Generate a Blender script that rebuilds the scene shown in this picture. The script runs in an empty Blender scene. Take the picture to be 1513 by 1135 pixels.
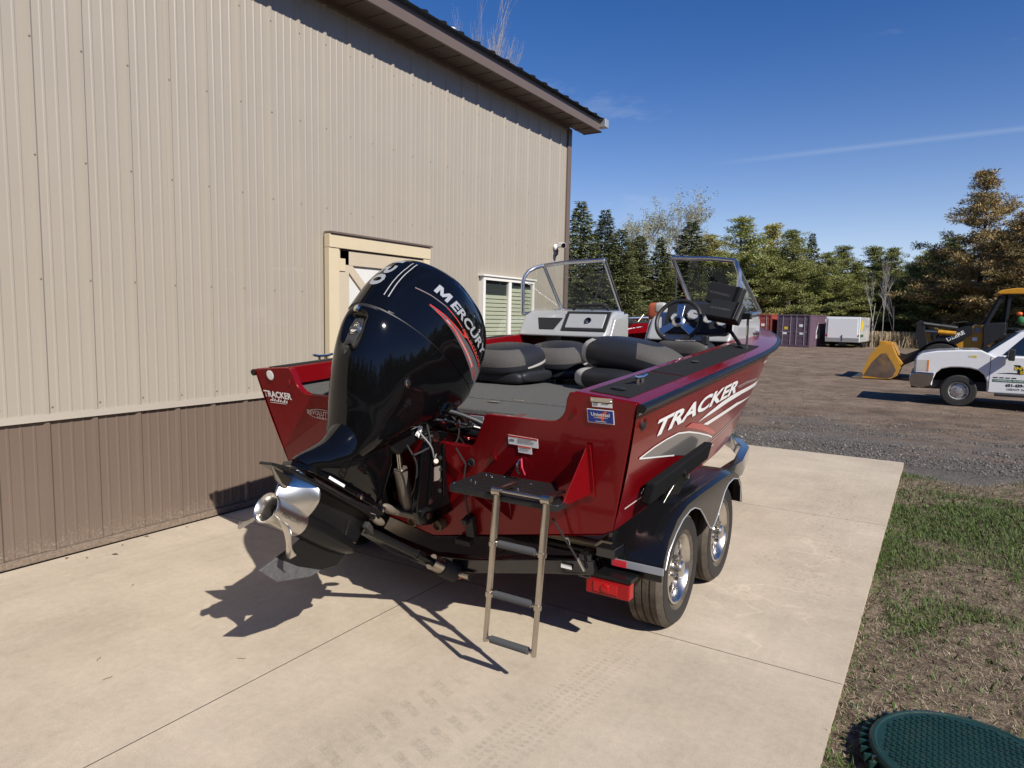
import bpy, bmesh, math, random
import numpy as np
from mathutils import Vector, Matrix
from mathutils.bvhtree import BVHTree
random.seed(7)
PI = math.pi
R = math.radians
sc = bpy.context.scene
COL = sc.collection

# ------------------------------------------------------------------ camera
CAM = Vector((4.966, 0.0, 1.684))
def cam_axes(yaw, pitch, roll):
    f = Vector((-math.sin(yaw)*math.cos(pitch), math.cos(yaw)*math.cos(pitch), -math.sin(pitch)))
    r = Vector((math.cos(yaw), math.sin(yaw), 0)); u = r.cross(f)
    return r*math.cos(roll)+u*math.sin(roll), -r*math.sin(roll)+u*math.cos(roll), f
cr, cu, cf = cam_axes(R(31.972), R(5.741), R(1.132))
cd = bpy.data.cameras.new('camera'); cam = bpy.data.objects.new('camera', cd); COL.objects.link(cam)
M = Matrix(((cr.x, cu.x, -cf.x), (cr.y, cu.y, -cf.y), (cr.z, cu.z, -cf.z))).to_4x4()
M.translation = CAM; cam.matrix_world = M
cd.sensor_fit = 'HORIZONTAL'; cd.sensor_width = 36; cd.lens = 36*1010.6/1513; cd.clip_start = .05; cd.clip_end = 3000
sc.camera = cam

# ------------------------------------------------------------------ world, sun, exposure
SUN_TRAVEL = Vector((-.7133, .2993, -.6337)).normalized()
sdir = -SUN_TRAVEL
w = bpy.data.worlds.new('World'); sc.world = w; w.use_nodes = True
nt = w.node_tree; bg = nt.nodes['Background']
sky = nt.nodes.new('ShaderNodeTexSky'); sky.sky_type = 'NISHITA'; sky.sun_disc = False
sky.sun_elevation = math.asin(sdir.z); sky.sun_rotation = math.atan2(sdir.x, sdir.y)
sky.air_density = 1.0; sky.dust_density = .05; sky.ozone_density = 5.0; sky.altitude = 300
# thin cirrus: procedural wisps and one contrail over the clear sky
tc = nt.nodes.new('ShaderNodeTexCoord')
mp = nt.nodes.new('ShaderNodeMapping'); mp.inputs['Scale'].default_value = (1.6, 5.0, 9.0); mp.inputs['Rotation'].default_value = (0, R(12), R(20))
nz = nt.nodes.new('ShaderNodeTexNoise'); nz.inputs['Scale'].default_value = 1.7; nz.inputs['Detail'].default_value = 9; nz.inputs['Roughness'].default_value = .62
nt.links.new(tc.outputs['Generated'], mp.inputs['Vector']); nt.links.new(mp.outputs['Vector'], nz.inputs['Vector'])
rp = nt.nodes.new('ShaderNodeValToRGB'); rp.color_ramp.elements[0].position = .60; rp.color_ramp.elements[1].position = .86
rp.color_ramp.elements[1].color = (.3, .3, .3, 1)
nt.links.new(nz.outputs['Fac'], rp.inputs['Fac'])
def camdir(px, py): return (cf+cr*((px-756.5)/1010.6)-cu*((py-567.5)/1010.6)).normalized()
ca, cb = camdir(1215, 224), camdir(1513, 190); cn = ca.cross(cb).normalized(); cmid = (ca*.25+cb*.75).normalized()
dp = nt.nodes.new('ShaderNodeVectorMath'); dp.operation = 'DOT_PRODUCT'; dp.inputs[1].default_value = cn
nt.links.new(tc.outputs['Generated'], dp.inputs[0])
ab = nt.nodes.new('ShaderNodeMath'); ab.operation = 'ABSOLUTE'; nt.links.new(dp.outputs['Value'], ab.inputs[0])
m1 = nt.nodes.new('ShaderNodeMapRange'); m1.inputs[1].default_value = 0; m1.inputs[2].default_value = .0045; m1.inputs[3].default_value = .13; m1.inputs[4].default_value = 0
nt.links.new(ab.outputs[0], m1.inputs[0])
dq = nt.nodes.new('ShaderNodeVectorMath'); dq.operation = 'DOT_PRODUCT'; dq.inputs[1].default_value = cmid
nt.links.new(tc.outputs['Generated'], dq.inputs[0])
m2 = nt.nodes.new('ShaderNodeMapRange'); m2.inputs[1].default_value = .955; m2.inputs[2].default_value = .99
nt.links.new(dq.outputs['Value'], m2.inputs[0])
mm = nt.nodes.new('ShaderNodeMath'); mm.operation = 'MULTIPLY'; nt.links.new(m1.outputs[0], mm.inputs[0]); nt.links.new(m2.outputs[0], mm.inputs[1])
ad = nt.nodes.new('ShaderNodeMath'); ad.operation = 'ADD'; ad.use_clamp = True
nt.links.new(rp.outputs['Color'], ad.inputs[0]); nt.links.new(mm.outputs[0], ad.inputs[1])
mx = nt.nodes.new('ShaderNodeMixRGB'); mx.inputs['Color2'].default_value = (8.0, 8.6, 9.4, 1)
nt.links.new(ad.outputs[0], mx.inputs['Fac']); 
gr = nt.nodes.new('ShaderNodeMixRGB'); gr.blend_type = 'MULTIPLY'; gr.inputs['Fac'].default_value = 1; gr.inputs['Color2'].default_value = (.29, .68, 1.14, 1); nt.links.new(sky.outputs['Color'], gr.inputs['Color1'])
sz = nt.nodes.new('ShaderNodeSeparateXYZ'); nt.links.new(tc.outputs['Generated'], sz.inputs[0])
def wm(op, a, b):
    x = nt.nodes.new('ShaderNodeMath'); x.operation = op; x.use_clamp = op != 'POWER'
    for i, q in enumerate((a, b)):
        if isinstance(q, (int, float)): x.inputs[i].default_value = q
        else: nt.links.new(q, x.inputs[i])
    return x.outputs[0]
hz_ = nt.nodes.new('ShaderNodeMixRGB'); hz_.inputs['Color2'].default_value = (8.4, 9.6, 10.9, 1)      # pale haze all round the horizon
nt.links.new(wm('MULTIPLY', wm('POWER', wm('SUBTRACT', 1., wm('MAXIMUM', sz.outputs['Z'], 0.)), 9.), 1.4), hz_.inputs['Fac']); nt.links.new(gr.outputs['Color'], hz_.inputs['Color1'])
nt.links.new(hz_.outputs['Color'], mx.inputs['Color1'])
nt.links.new(mx.outputs['Color'], bg.inputs['Color'])
bg.inputs['Strength'].default_value = .074

sl = bpy.data.lights.new('sun', 'SUN'); sl.energy = 4.9; sl.angle = R(.53); sl.color = (1, .945, .86)
so = bpy.data.objects.new('sun', sl); COL.objects.link(so); so.rotation_euler = SUN_TRAVEL.to_track_quat('-Z', 'Y').to_euler(); so.location = (20, -8, 20)
sc.view_settings.view_transform = 'Standard'; sc.view_settings.look = 'None'; sc.view_settings.gamma = 1; sc.view_settings.exposure = .29
sc.view_settings.use_curve_mapping = False
sc.render.engine = 'CYCLES'; sc.cycles.max_bounces = 8; sc.cycles.transparent_max_bounces = 24; sc.cycles.caustics_refractive = False

# ------------------------------------------------------------------ materials
MATS = {}
def mat(name, col=(.5, .5, .5), rough=.5, metal=0., coat=0., spec=.5, var=0., vscale=4., bump=0., bscale=40., dirt=None, trans=0., flake=0., streak=None, detail=6):
    """principled material; var = noise value variation, bump = noise relief, dirt = (colour, amount, scale)"""
    if name in MATS: return MATS[name]
    m = bpy.data.materials.new(name); m.use_nodes = True; MATS[name] = m
    n = m.node_tree; p = n.nodes['Principled BSDF']
    p.inputs['Base Color'].default_value = (*col, 1); p.inputs['Roughness'].default_value = rough; p.inputs['Metallic'].default_value = metal
    p.inputs['Coat Weight'].default_value = coat; p.inputs['Coat Roughness'].default_value = .03; p.inputs['Specular IOR Level'].default_value = spec
    if trans: p.inputs['Transmission Weight'].default_value = trans
    t = n.nodes.new('ShaderNodeTexCoord')
    last = None
    if var:
        a = n.nodes.new('ShaderNodeTexNoise'); a.inputs['Scale'].default_value = vscale; a.inputs['Detail'].default_value = detail; a.inputs['Roughness'].default_value = .6
        if streak:
            mpn = n.nodes.new('ShaderNodeMapping'); mpn.inputs['Scale'].default_value = streak
            n.links.new(t.outputs['Object'], mpn.inputs['Vector']); n.links.new(mpn.outputs['Vector'], a.inputs['Vector'])
        else: n.links.new(t.outputs['Object'], a.inputs['Vector'])
        mr = n.nodes.new('ShaderNodeMapRange'); mr.inputs[1].default_value = .25; mr.inputs[2].default_value = .75; mr.inputs[3].default_value = 1-var; mr.inputs[4].default_value = 1+var
        n.links.new(a.outputs['Fac'], mr.inputs[0])
        mu = n.nodes.new('ShaderNodeMixRGB'); mu.blend_type = 'MULTIPLY'; mu.inputs['Fac'].default_value = 1; mu.inputs['Color1'].default_value = (*col, 1)
        n.links.new(mr.outputs[0], mu.inputs['Color2']); last = mu.outputs[0]
    if dirt:
        a = n.nodes.new('ShaderNodeTexNoise'); a.inputs['Scale'].default_value = dirt[2]; a.inputs['Detail'].default_value = 8; a.inputs['Roughness'].default_value = .7
        n.links.new(t.outputs['Object'], a.inputs['Vector'])
        mr = n.nodes.new('ShaderNodeMapRange'); mr.inputs[1].default_value = .5; mr.inputs[2].default_value = .72; mr.inputs[4].default_value = dirt[1]
        n.links.new(a.outputs['Fac'], mr.inputs[0])
        mu = n.nodes.new('ShaderNodeMixRGB'); mu.inputs['Color2'].default_value = (*dirt[0], 1); mu.inputs['Color1'].default_value = (*col, 1)
        if last: n.links.new(last, mu.inputs['Color1'])
        n.links.new(mr.outputs[0], mu.inputs['Fac']); last = mu.outputs[0]
    if last: n.links.new(last, p.inputs['Base Color'])
    if bump:
        a = n.nodes.new('ShaderNodeTexNoise'); a.inputs['Scale'].default_value = bscale; a.inputs['Detail'].default_value = 5
        n.links.new(t.outputs['Object'], a.inputs['Vector'])
        b = n.nodes.new('ShaderNodeBump'); b.inputs['Strength'].default_value = bump; b.inputs['Distance'].default_value = .01
        n.links.new(a.outputs['Fac'], b.inputs['Height']); n.links.new(b.outputs['Normal'], p.inputs['Normal'])
    return m
def glass(name, tint, refl=.08, rough=0.):
    if name in MATS: return MATS[name]
    m = bpy.data.materials.new(name); m.use_nodes = True; MATS[name] = m; n = m.node_tree; n.nodes.clear()
    o = n.nodes.new('ShaderNodeOutputMaterial'); tr = n.nodes.new('ShaderNodeBsdfTransparent'); tr.inputs['Color'].default_value = (*tint, 1)
    g = n.nodes.new('ShaderNodeBsdfGlossy'); g.inputs['Roughness'].default_value = rough
    fr = n.nodes.new('ShaderNodeFresnel'); gm = n.nodes.new('ShaderNodeNewGeometry'); io = n.nodes.new('ShaderNodeMapRange'); io.inputs[3].default_value = 1.45; io.inputs[4].default_value = 1/1.45
    n.links.new(gm.outputs['Backfacing'], io.inputs[0]); n.links.new(io.outputs[0], fr.inputs['IOR'])
    mi = n.nodes.new('ShaderNodeMixShader'); n.links.new(fr.outputs[0], mi.inputs['Fac']); n.links.new(tr.outputs[0], mi.inputs[1]); n.links.new(g.outputs[0], mi.inputs[2]); n.links.new(mi.outputs[0], o.inputs['Surface'])
    return m
def foliage_mat(name, cols, trunk=None):
    if name in MATS: return MATS[name]
    m = bpy.data.materials.new(name); m.use_nodes = True; MATS[name] = m; n = m.node_tree; p = n.nodes['Principled BSDF']
    g = n.nodes.new('ShaderNodeNewGeometry'); r = n.nodes.new('ShaderNodeValToRGB'); cr_ = r.color_ramp
    while len(cr_.elements) < len(cols): cr_.elements.new(.5)
    for i, c in enumerate(cols): cr_.elements[i].position = i/(len(cols)-1); cr_.elements[i].color = (*c, 1)
    n.links.new(g.outputs['Random Per Island'], r.inputs['Fac'])
    oi = n.nodes.new('ShaderNodeObjectInfo'); mr = n.nodes.new('ShaderNodeMapRange'); mr.inputs[3].default_value = .72; mr.inputs[4].default_value = 1.28
    n.links.new(oi.outputs['Random'], mr.inputs[0])
    mu = n.nodes.new('ShaderNodeMixRGB'); mu.blend_type = 'MULTIPLY'; mu.inputs['Fac'].default_value = 1
    n.links.new(r.outputs['Color'], mu.inputs['Color1']); n.links.new(mr.outputs[0], mu.inputs['Color2']); n.links.new(mu.outputs[0], p.inputs['Base Color'])
    p.inputs['Roughness'].default_value = .6; p.inputs['Specular IOR Level'].default_value = .25
    return m

# ------------------------------------------------------------------ mesh helpers
class MB:
    def __init__(s): s.v = []; s.f = []
    def add(s, vs, fs, T=None):
        k = len(s.v)
        s.v += [tuple(T @ Vector(p)) for p in vs] if T is not None else [tuple(p) for p in vs]
        s.f += [tuple(i+k for i in f) for f in fs]; return s
    def box(s, c, d, T=None):
        x, y, z = c; a, b, e = d[0]/2, d[1]/2, d[2]/2
        vs = [(x+i*a, y+j*b, z+k*e) for i in (-1, 1) for j in (-1, 1) for k in (-1, 1)]
        return s.add(vs, [(0, 1, 3, 2), (4, 6, 7, 5), (0, 4, 5, 1), (2, 3, 7, 6), (0, 2, 6, 4), (1, 5, 7, 3)], T)
    def loft(s, rings, closed=True, caps=True, T=None):
        n = len(rings[0]); vs = [p for r in rings for p in r]; fs = []
        for i in range(len(rings)-1):
            for j in range(n if closed else n-1):
                j2 = (j+1) % n; fs.append((i*n+j, i*n+j2, (i+1)*n+j2, (i+1)*n+j))
        if caps and closed: fs.append(tuple(range(n-1, -1, -1))); fs.append(tuple((len(rings)-1)*n+j for j in range(n)))
        return s.add(vs, fs, T)
    def prism(s, poly, lo, hi, fn, T=None):
        """2-D outline poly, extruded from lo to hi; fn(a, b, t) gives the 3-D point"""
        return s.loft([[fn(a, b, lo) for a, b in poly], [fn(a, b, hi) for a, b in poly]], T=T)
    def tube(s, pts, r, n=10, closed=False, T=None, flat=1.):
        pts = [Vector(p) for p in pts]; rings = []; N = len(pts); up = None
        for i, p in enumerate(pts):
            a = pts[(i-1) % N] if (i or closed) else p; b = pts[(i+1) % N] if (i < N-1 or closed) else p
            t = (b-a).normalized()
            if up is None: up = Vector((0, 0, 1)) if abs(t.z) < .9 else Vector((1, 0, 0))
            x = t.cross(up).normalized(); up = x.cross(t).normalized(); rr = r[i] if isinstance(r, (list, tuple)) else r
            rings.append([p+x*math.cos(2*PI*k/n)*rr+up*math.sin(2*PI*k/n)*rr*flat for k in range(n)])
        if closed: rings.append(rings[0])
        return s.loft(rings, caps=not closed, T=T)
    def rect_tube(s, pts, wx, wz, T=None):
        pts = [Vector(p) for p in pts]; rings = []
        for i, p in enumerate(pts):
            a = pts[max(i-1, 0)]; b = pts[min(i+1, len(pts)-1)]; t = (b-a).normalized()
            x = t.cross(Vector((0, 0, 1)));  x = x.normalized() if x.length > .01 else Vector((1, 0, 0)); u = x.cross(t).normalized()
            rings.append([p+x*i_*wx/2+u*j_*wz/2 for i_, j_ in ((-1, -1), (1, -1), (1, 1), (-1, 1))])
        return s.loft(rings, T=T)
    def lathe(s, prof, n=32, T=None, closed=False, caps=True):
        """profile (radius, height) about local z"""
        rings = [[(r*math.cos(2*PI*k/n), r*math.sin(2*PI*k/n), h) for k in range(n)] for r, h in prof]
        if closed: rings.append(rings[0])
        return s.loft(rings, caps=caps and not closed, T=T)
    def ball(s, c, r, n=12, T=None, sc_=(1, 1, 1)):
        rings = []
        for i in range(1, n):
            a = PI*i/n; rings.append([(c[0]+r*sc_[0]*math.sin(a)*math.cos(2*PI*k/(2*n)), c[1]+r*sc_[1]*math.sin(a)*math.sin(2*PI*k/(2*n)), c[2]-r*sc_[2]*math.cos(a)) for k in range(2*n)])
        return s.loft(rings, T=T)
    def mesh(s, name):
        me = bpy.data.meshes.new(name); me.from_pydata(s.v, [], s.f); me.validate()
        bm = bmesh.new(); bm.from_mesh(me); bmesh.ops.recalc_face_normals(bm, faces=bm.faces); bm.to_mesh(me); bm.free()
        return me
    def build(s, name, m, parent=None, smooth=35, bevel=0., seg=2, subs=0, label=None):
        return obj(name, s.mesh(name), m, parent, smooth, bevel, seg, subs, label)
def obj(name, me, m, parent=None, smooth=35, bevel=0., seg=2, subs=0, label=None):
    o = bpy.data.objects.new(name, me); COL.objects.link(o)
    if m is not None and not me.materials: me.materials.append(m)
    if smooth:
        me.shade_smooth()
        if not subs: me.set_sharp_from_angle(angle=R(smooth))
    if bevel:
        b = o.modifiers.new('bevel', 'BEVEL'); b.width = bevel; b.segments = seg; b.limit_method = 'ANGLE'; b.angle_limit = R(38); b.harden_normals = True
    if subs:
        q = o.modifiers.new('subd', 'SUBSURF'); q.levels = subs; q.render_levels = subs
    if parent is not None:
        o.parent = parent; o.matrix_parent_inverse = Matrix.Translation(-Vector(OFFS.get(parent.name, (0, 0, 0))))
    if label: o['label'] = label
    return o
OFFS = {}
def thing(name, label, cat, loc=(0, 0, 0), rotz=0, group=None, local=False):
    o = bpy.data.objects.new(name, None); COL.objects.link(o); o.empty_display_size = .1
    o.location = loc; o.rotation_euler = (0, 0, rotz); o['label'] = label; o['category'] = cat
    if group: o['group'] = group
    if not local: OFFS[o.name] = tuple(loc)
    return o
def tag(o, label, cat, group=None):
    o['label'] = label; o['category'] = cat
    if group: o['group'] = group
    return o
def struct(o): o['kind'] = 'structure'; return o
def dup(root, loc, rotz=0, label=None, scale=None):
    r = root.copy(); COL.objects.link(r); r.location = loc; r.rotation_euler = (0, 0, rotz)
    if scale is not None: r.scale = scale
    if label: r['label'] = label
    for ch in list(root.children):
        c = ch.copy(); COL.objects.link(c); c.parent = r
        for g in ch.children:
            d = g.copy(); COL.objects.link(d); d.parent = c
    return r
def text_mesh(s, size=1., shear=0., bold=0., spacing=1., align='LEFT', ext=0., sx=1.):
    if 'M' in s: bold = 0.        # the built-in M does not survive thickening
    c = bpy.data.curves.new('txt', 'FONT'); c.body = s; c.size = size; c.shear = shear; c.offset = bold; c.space_character = spacing; c.align_x = align; c.extrude = ext; c.resolution_u = 3
    o = bpy.data.objects.new('txt', c); COL.objects.link(o)
    me = bpy.data.meshes.new_from_object(o.evaluated_get(bpy.context.evaluated_depsgraph_get()))
    bpy.data.objects.remove(o); bpy.data.curves.remove(c)
    if sx != 1.: me.transform(Matrix.Diagonal((sx, 1, 1, 1)))
    return me
def fit_text(s, w_, h_, **k):
    """text mesh scaled to width w_ and height h_, lower-left corner at the origin"""
    me = text_mesh(s, **k); co = np.empty(len(me.vertices)*3); me.vertices.foreach_get('co', co); co = co.reshape(-1, 3)
    lo, hi = co.min(0), co.max(0); co[:, :2] = (co[:, :2]-lo[:2])/(hi[:2]-lo[:2])*np.array([w_, h_]); me.vertices.foreach_set('co', co.ravel()); return me
def flat_text(s, w_, h_, T, m, parent, name='lettering', **k):
    me = fit_text(s, w_, h_, **k); me.transform(T); return obj(name, me, m, parent, smooth=0)
def frame(o, x, y):
    """matrix with origin o, text running along x, upward along y"""
    x = Vector(x).normalized(); z = x.cross(Vector(y)).normalized(); y = z.cross(x)
    T = Matrix(((x.x, y.x, z.x), (x.y, y.y, z.y), (x.z, y.z, z.z))).to_4x4(); T.translation = Vector(o); return T
def poly_mesh(polys):
    """2-D polygons -> flat mesh"""
    mb = MB()
    for p in polys: mb.add([(a, b, 0) for a, b in p], [tuple(range(len(p)))])
    me = bpy.data.meshes.new('poly'); me.from_pydata(mb.v, [], mb.f); return me
def wrap(me, bvh, org, direc, off=.002, step=.03):
    """cut a flat mesh finely, then drop it onto a surface: org(a, b) is the ray's start"""
    bm = bmesh.new(); bm.from_mesh(me)
    bmesh.ops.triangulate(bm, faces=bm.faces)
    for ax in (0, 1):
        cs = [v.co[ax] for v in bm.verts]; a = min(cs)+step
        while a < max(cs):
            no = Vector((1, 0, 0)) if ax == 0 else Vector((0, 1, 0))
            bmesh.ops.bisect_plane(bm, geom=list(bm.verts)+list(bm.edges)+list(bm.faces), plane_co=no*a, plane_no=no); a += step
    d = Vector(direc).normalized(); miss = []
    for v in bm.verts:
        hit = bvh.ray_cast(org(v.co.x, v.co.y), d)
        if hit[0] is None: miss.append(v); continue
        n = hit[1]
        if n.dot(d) > 0: n = -n
        v.co = hit[0]+n*off
    bmesh.ops.delete(bm, geom=miss, context='VERTS')
    bm.to_mesh(me); bm.free(); return me
def bvh_of(o):
    dg = bpy.context.evaluated_depsgraph_get(); return BVHTree.FromObject(o, dg) if not o.modifiers else BVHTree.FromObject(o, dg)
def smooth01(a, b, x): t = np.clip((x-a)/(b-a), 0, 1); return t*t*(3-2*t)
def np_mesh(name, V, F):
    me = bpy.data.meshes.new(name); V = np.asarray(V, dtype=np.float32); F = np.asarray(F, dtype=np.int32); k = F.shape[1]
    me.vertices.add(len(V)); me.vertices.foreach_set('co', V.ravel()); me.loops.add(F.size); me.loops.foreach_set('vertex_index', F.ravel())
    me.polygons.add(len(F)); me.polygons.foreach_set('loop_start', np.arange(0, F.size, k, dtype=np.int32)); me.polygons.foreach_set('loop_total', np.full(len(F), k, dtype=np.int32))
    me.update(calc_edges=True); return me

RED = mat('candy_red', (.19, .003, .006), .24, .22, .28, spec=.25, var=.08, vscale=3)
BLACKG = mat('gloss_black', (.003, .003, .0035), .06, 0, 0, spec=.42)
BLACKS = mat('satin_black', (.007, .007, .0075), .32, 0, 0, spec=.3, var=.15, vscale=8)
RIM = mat('brushed_rim', (.60, .575, .54), .24, 1.)
BLACKP = mat('black_plastic', (.018, .018, .019), .5, bump=.15, bscale=200)
RUBBER = mat('rubber', (.025, .024, .023), .8, bump=.2, bscale=120)
CHROME = mat('chrome', (.70, .68, .65), .14, 1.)
STEEL = mat('stainless', (.50, .46, .40), .26, 1., var=.12, vscale=20)
ALU = mat('aluminium', (.62, .63, .65), .28, 1., var=.06, vscale=15)
WHITE = mat('white_paint', (.78, .78, .77), .3, 0, .5)
DECALW = mat('white_vinyl', (.80, .80, .78), .35)
SILVERV = mat('silver_vinyl', (.48, .49, .50), .35, .4)

# ================================================================== SETTING
def gz(x, y):
    """height of the yard: the concrete pad stands a little proud, the yard falls away from it"""
    return -.05-.28*smooth01(9.8, 17.0, np.asarray(y, dtype=float))
# ---- ground sheet
def ground_mat():
    m = bpy.data.materials.new('yard_gravel_and_dirt'); m.use_nodes = True; n = m.node_tree; p = n.nodes['Principled BSDF']; L = n.links.new
    tc = n.nodes.new('ShaderNodeTexCoord'); P = tc.outputs['Object']
    def noise(s, d=6, r=.6, vec=P):
        a = n.nodes.new('ShaderNodeTexNoise'); a.inputs['Scale'].default_value = s; a.inputs['Detail'].default_value = d; a.inputs['Roughness'].default_value = r; L(vec, a.inputs['Vector']); return a.outputs['Fac']
    def ramp(f, *st):
        r = n.nodes.new('ShaderNodeValToRGB'); e = r.color_ramp.elements
        while len(e) < len(st): e.new(.5)
        for i, (q, c) in enumerate(st): e[i].position = q; e[i].color = (*c, 1)
        L(f, r.inputs['Fac']); return r.outputs['Color']
    def mix(f, a, b, t='MIX'):
        x = n.nodes.new('ShaderNodeMixRGB'); x.blend_type = t
        if isinstance(f, float): x.inputs['Fac'].default_value = f
        else: L(f, x.inputs['Fac'])
        L(a, x.inputs['Color1']); L(b, x.inputs['Color2']); return x.outputs['Color']
    def mrange(f, a, b, c=0., d=1.):
        x = n.nodes.new('ShaderNodeMapRange'); x.inputs[1].default_value = a; x.inputs[2].default_value = b; x.inputs[3].default_value = c; x.inputs[4].default_value = d; L(f, x.inputs[0]); return x.outputs[0]
    grav = ramp(noise(55, 4, .8), (.3, (.05, .044, .039)), (.5, (.135, .118, .103)), (.68, (.30, .27, .24)))
    dirt = ramp(noise(1.1, 8, .65), (.3, (.13, .094, .067)), (.5, (.215, .156, .112)), (.72, (.30, .228, .165)))
    dirt = mix(.55, dirt, ramp(noise(38, 4, .75), (.3, (.35, .35, .35)), (.7, (1.4, 1.4, 1.4))), 'MULTIPLY')
    sx = n.nodes.new('ShaderNodeSeparateXYZ'); L(P, sx.inputs[0])
    wob = mrange(noise(.45, 6, .7), .3, .7, -5.0, 5.0)
    ad = n.nodes.new('ShaderNodeMath'); ad.operation = 'ADD'; L(sx.outputs['Y'], ad.inputs[0]); L(wob, ad.inputs[1])
    c = mix(mrange(ad.outputs[0], 11.0, 14.5), grav, dirt)
    # darker streaks running across the yard
    mp = n.nodes.new('ShaderNodeMapping'); mp.inputs['Scale'].default_value = (.12, 1.3, 1); mp.inputs['Rotation'].default_value = (0, 0, R(8)); L(P, mp.inputs['Vector'])
    c = mix(mrange(noise(1., 7, .7, mp.outputs['Vector']), .52, .7, 0., .55), c, ramp(noise(30, 3), (.3, (.05, .04, .033)), (.7, (.11, .085, .066))))
    grass = ramp(noise(3., 6, .7), (.3, (.05, .055, .02)), (.5, (.10, .10, .04)), (.7, (.20, .16, .085)))
    c = mix(mrange(ad.outputs[0], 62, 66), c, grass)
    L(c, p.inputs['Base Color']); p.inputs['Roughness'].default_value = .95; p.inputs['Specular IOR Level'].default_value = .2
    b = n.nodes.new('ShaderNodeBump'); b.inputs['Strength'].default_value = .9; b.inputs['Distance'].default_value = .03
    L(noise(42, 4, .8), b.inputs['Height'])
    b2 = n.nodes.new('ShaderNodeBump'); b2.inputs['Strength'].default_value = .7; b2.inputs['Distance'].default_value = .15
    L(noise(2.2, 5, .6), b2.inputs['Height']); L(b.outputs['Normal'], b2.inputs['Normal']); L(b2.outputs['Normal'], p.inputs['Normal'])
    return m
xs = np.unique(np.concatenate([np.linspace(-600, -30, 12), np.arange(-30, 45, .8), np.linspace(45, 600, 12)]))
ys = np.unique(np.concatenate([np.linspace(-300, -6, 8), np.arange(-6, 60, .6), np.linspace(60, 1400, 16)]))
X, Y = np.meshgrid(xs, ys); rng = np.random.default_rng(3)
Z = gz(X, Y)+np.where((Y > 10.2) & (Y < 80), rng.normal(0, .012, X.shape), 0)
nx = len(xs); idx = np.arange(X.size).reshape(X.shape)
F = np.stack([idx[:-1, :-1], idx[:-1, 1:], idx[1:, 1:], idx[1:, :-1]], -1).reshape(-1, 4)
g = obj('ground', np_mesh('ground', np.stack([X, Y, Z], -1).reshape(-1, 3), F), ground_mat(), smooth=180); struct(g)
# loose stones near the pad's far edge and over the yard
rng = np.random.default_rng(11); N = 30000
py = 9.5+rng.exponential(3.2, N); px = rng.uniform(-1.0, 14, N); keep = (py < 30) & ~((px < 4.75) & (py < 9.55)); px, py = px[keep], py[keep]; N = len(px)
base = np.array([(1, 0, 0), (-.5, .87, 0), (-.5, -.87, 0), (0, 0, .75), (0, 0, -.5)]); tri = np.array([(0, 1, 3), (1, 2, 3), (2, 0, 3), (1, 0, 4), (2, 1, 4), (0, 2, 4)])
s_ = rng.uniform(.006, .020, N)*(1+.6*(rng.random(N) < .05)); a = rng.uniform(0, 6.28, N); sq = rng.uniform(.6, 1.2, (N, 3))
V = base[None]*sq[:, None]*s_[:, None, None]; V = np.stack([V[..., 0]*np.cos(a)[:, None]-V[..., 1]*np.sin(a)[:, None], V[..., 0]*np.sin(a)[:, None]+V[..., 1]*np.cos(a)[:, None], V[..., 2]], -1)
V += np.stack([px, py, gz(px, py)+.004], -1)[:, None]
st = obj('loose_gravel', np_mesh('loose_gravel', V.reshape(-1, 3), (tri[None]+5*np.arange(N)[:, None, None]).reshape(-1, 3)), foliage_mat('stones', [(.05, .047, .045), (.13, .12, .11), (.2, .185, .17), (.34, .32, .29)]), smooth=0)
st['kind'] = 'stuff'; tag(st, 'loose grey stones lying on the gravel yard beyond the concrete', 'gravel')

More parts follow.
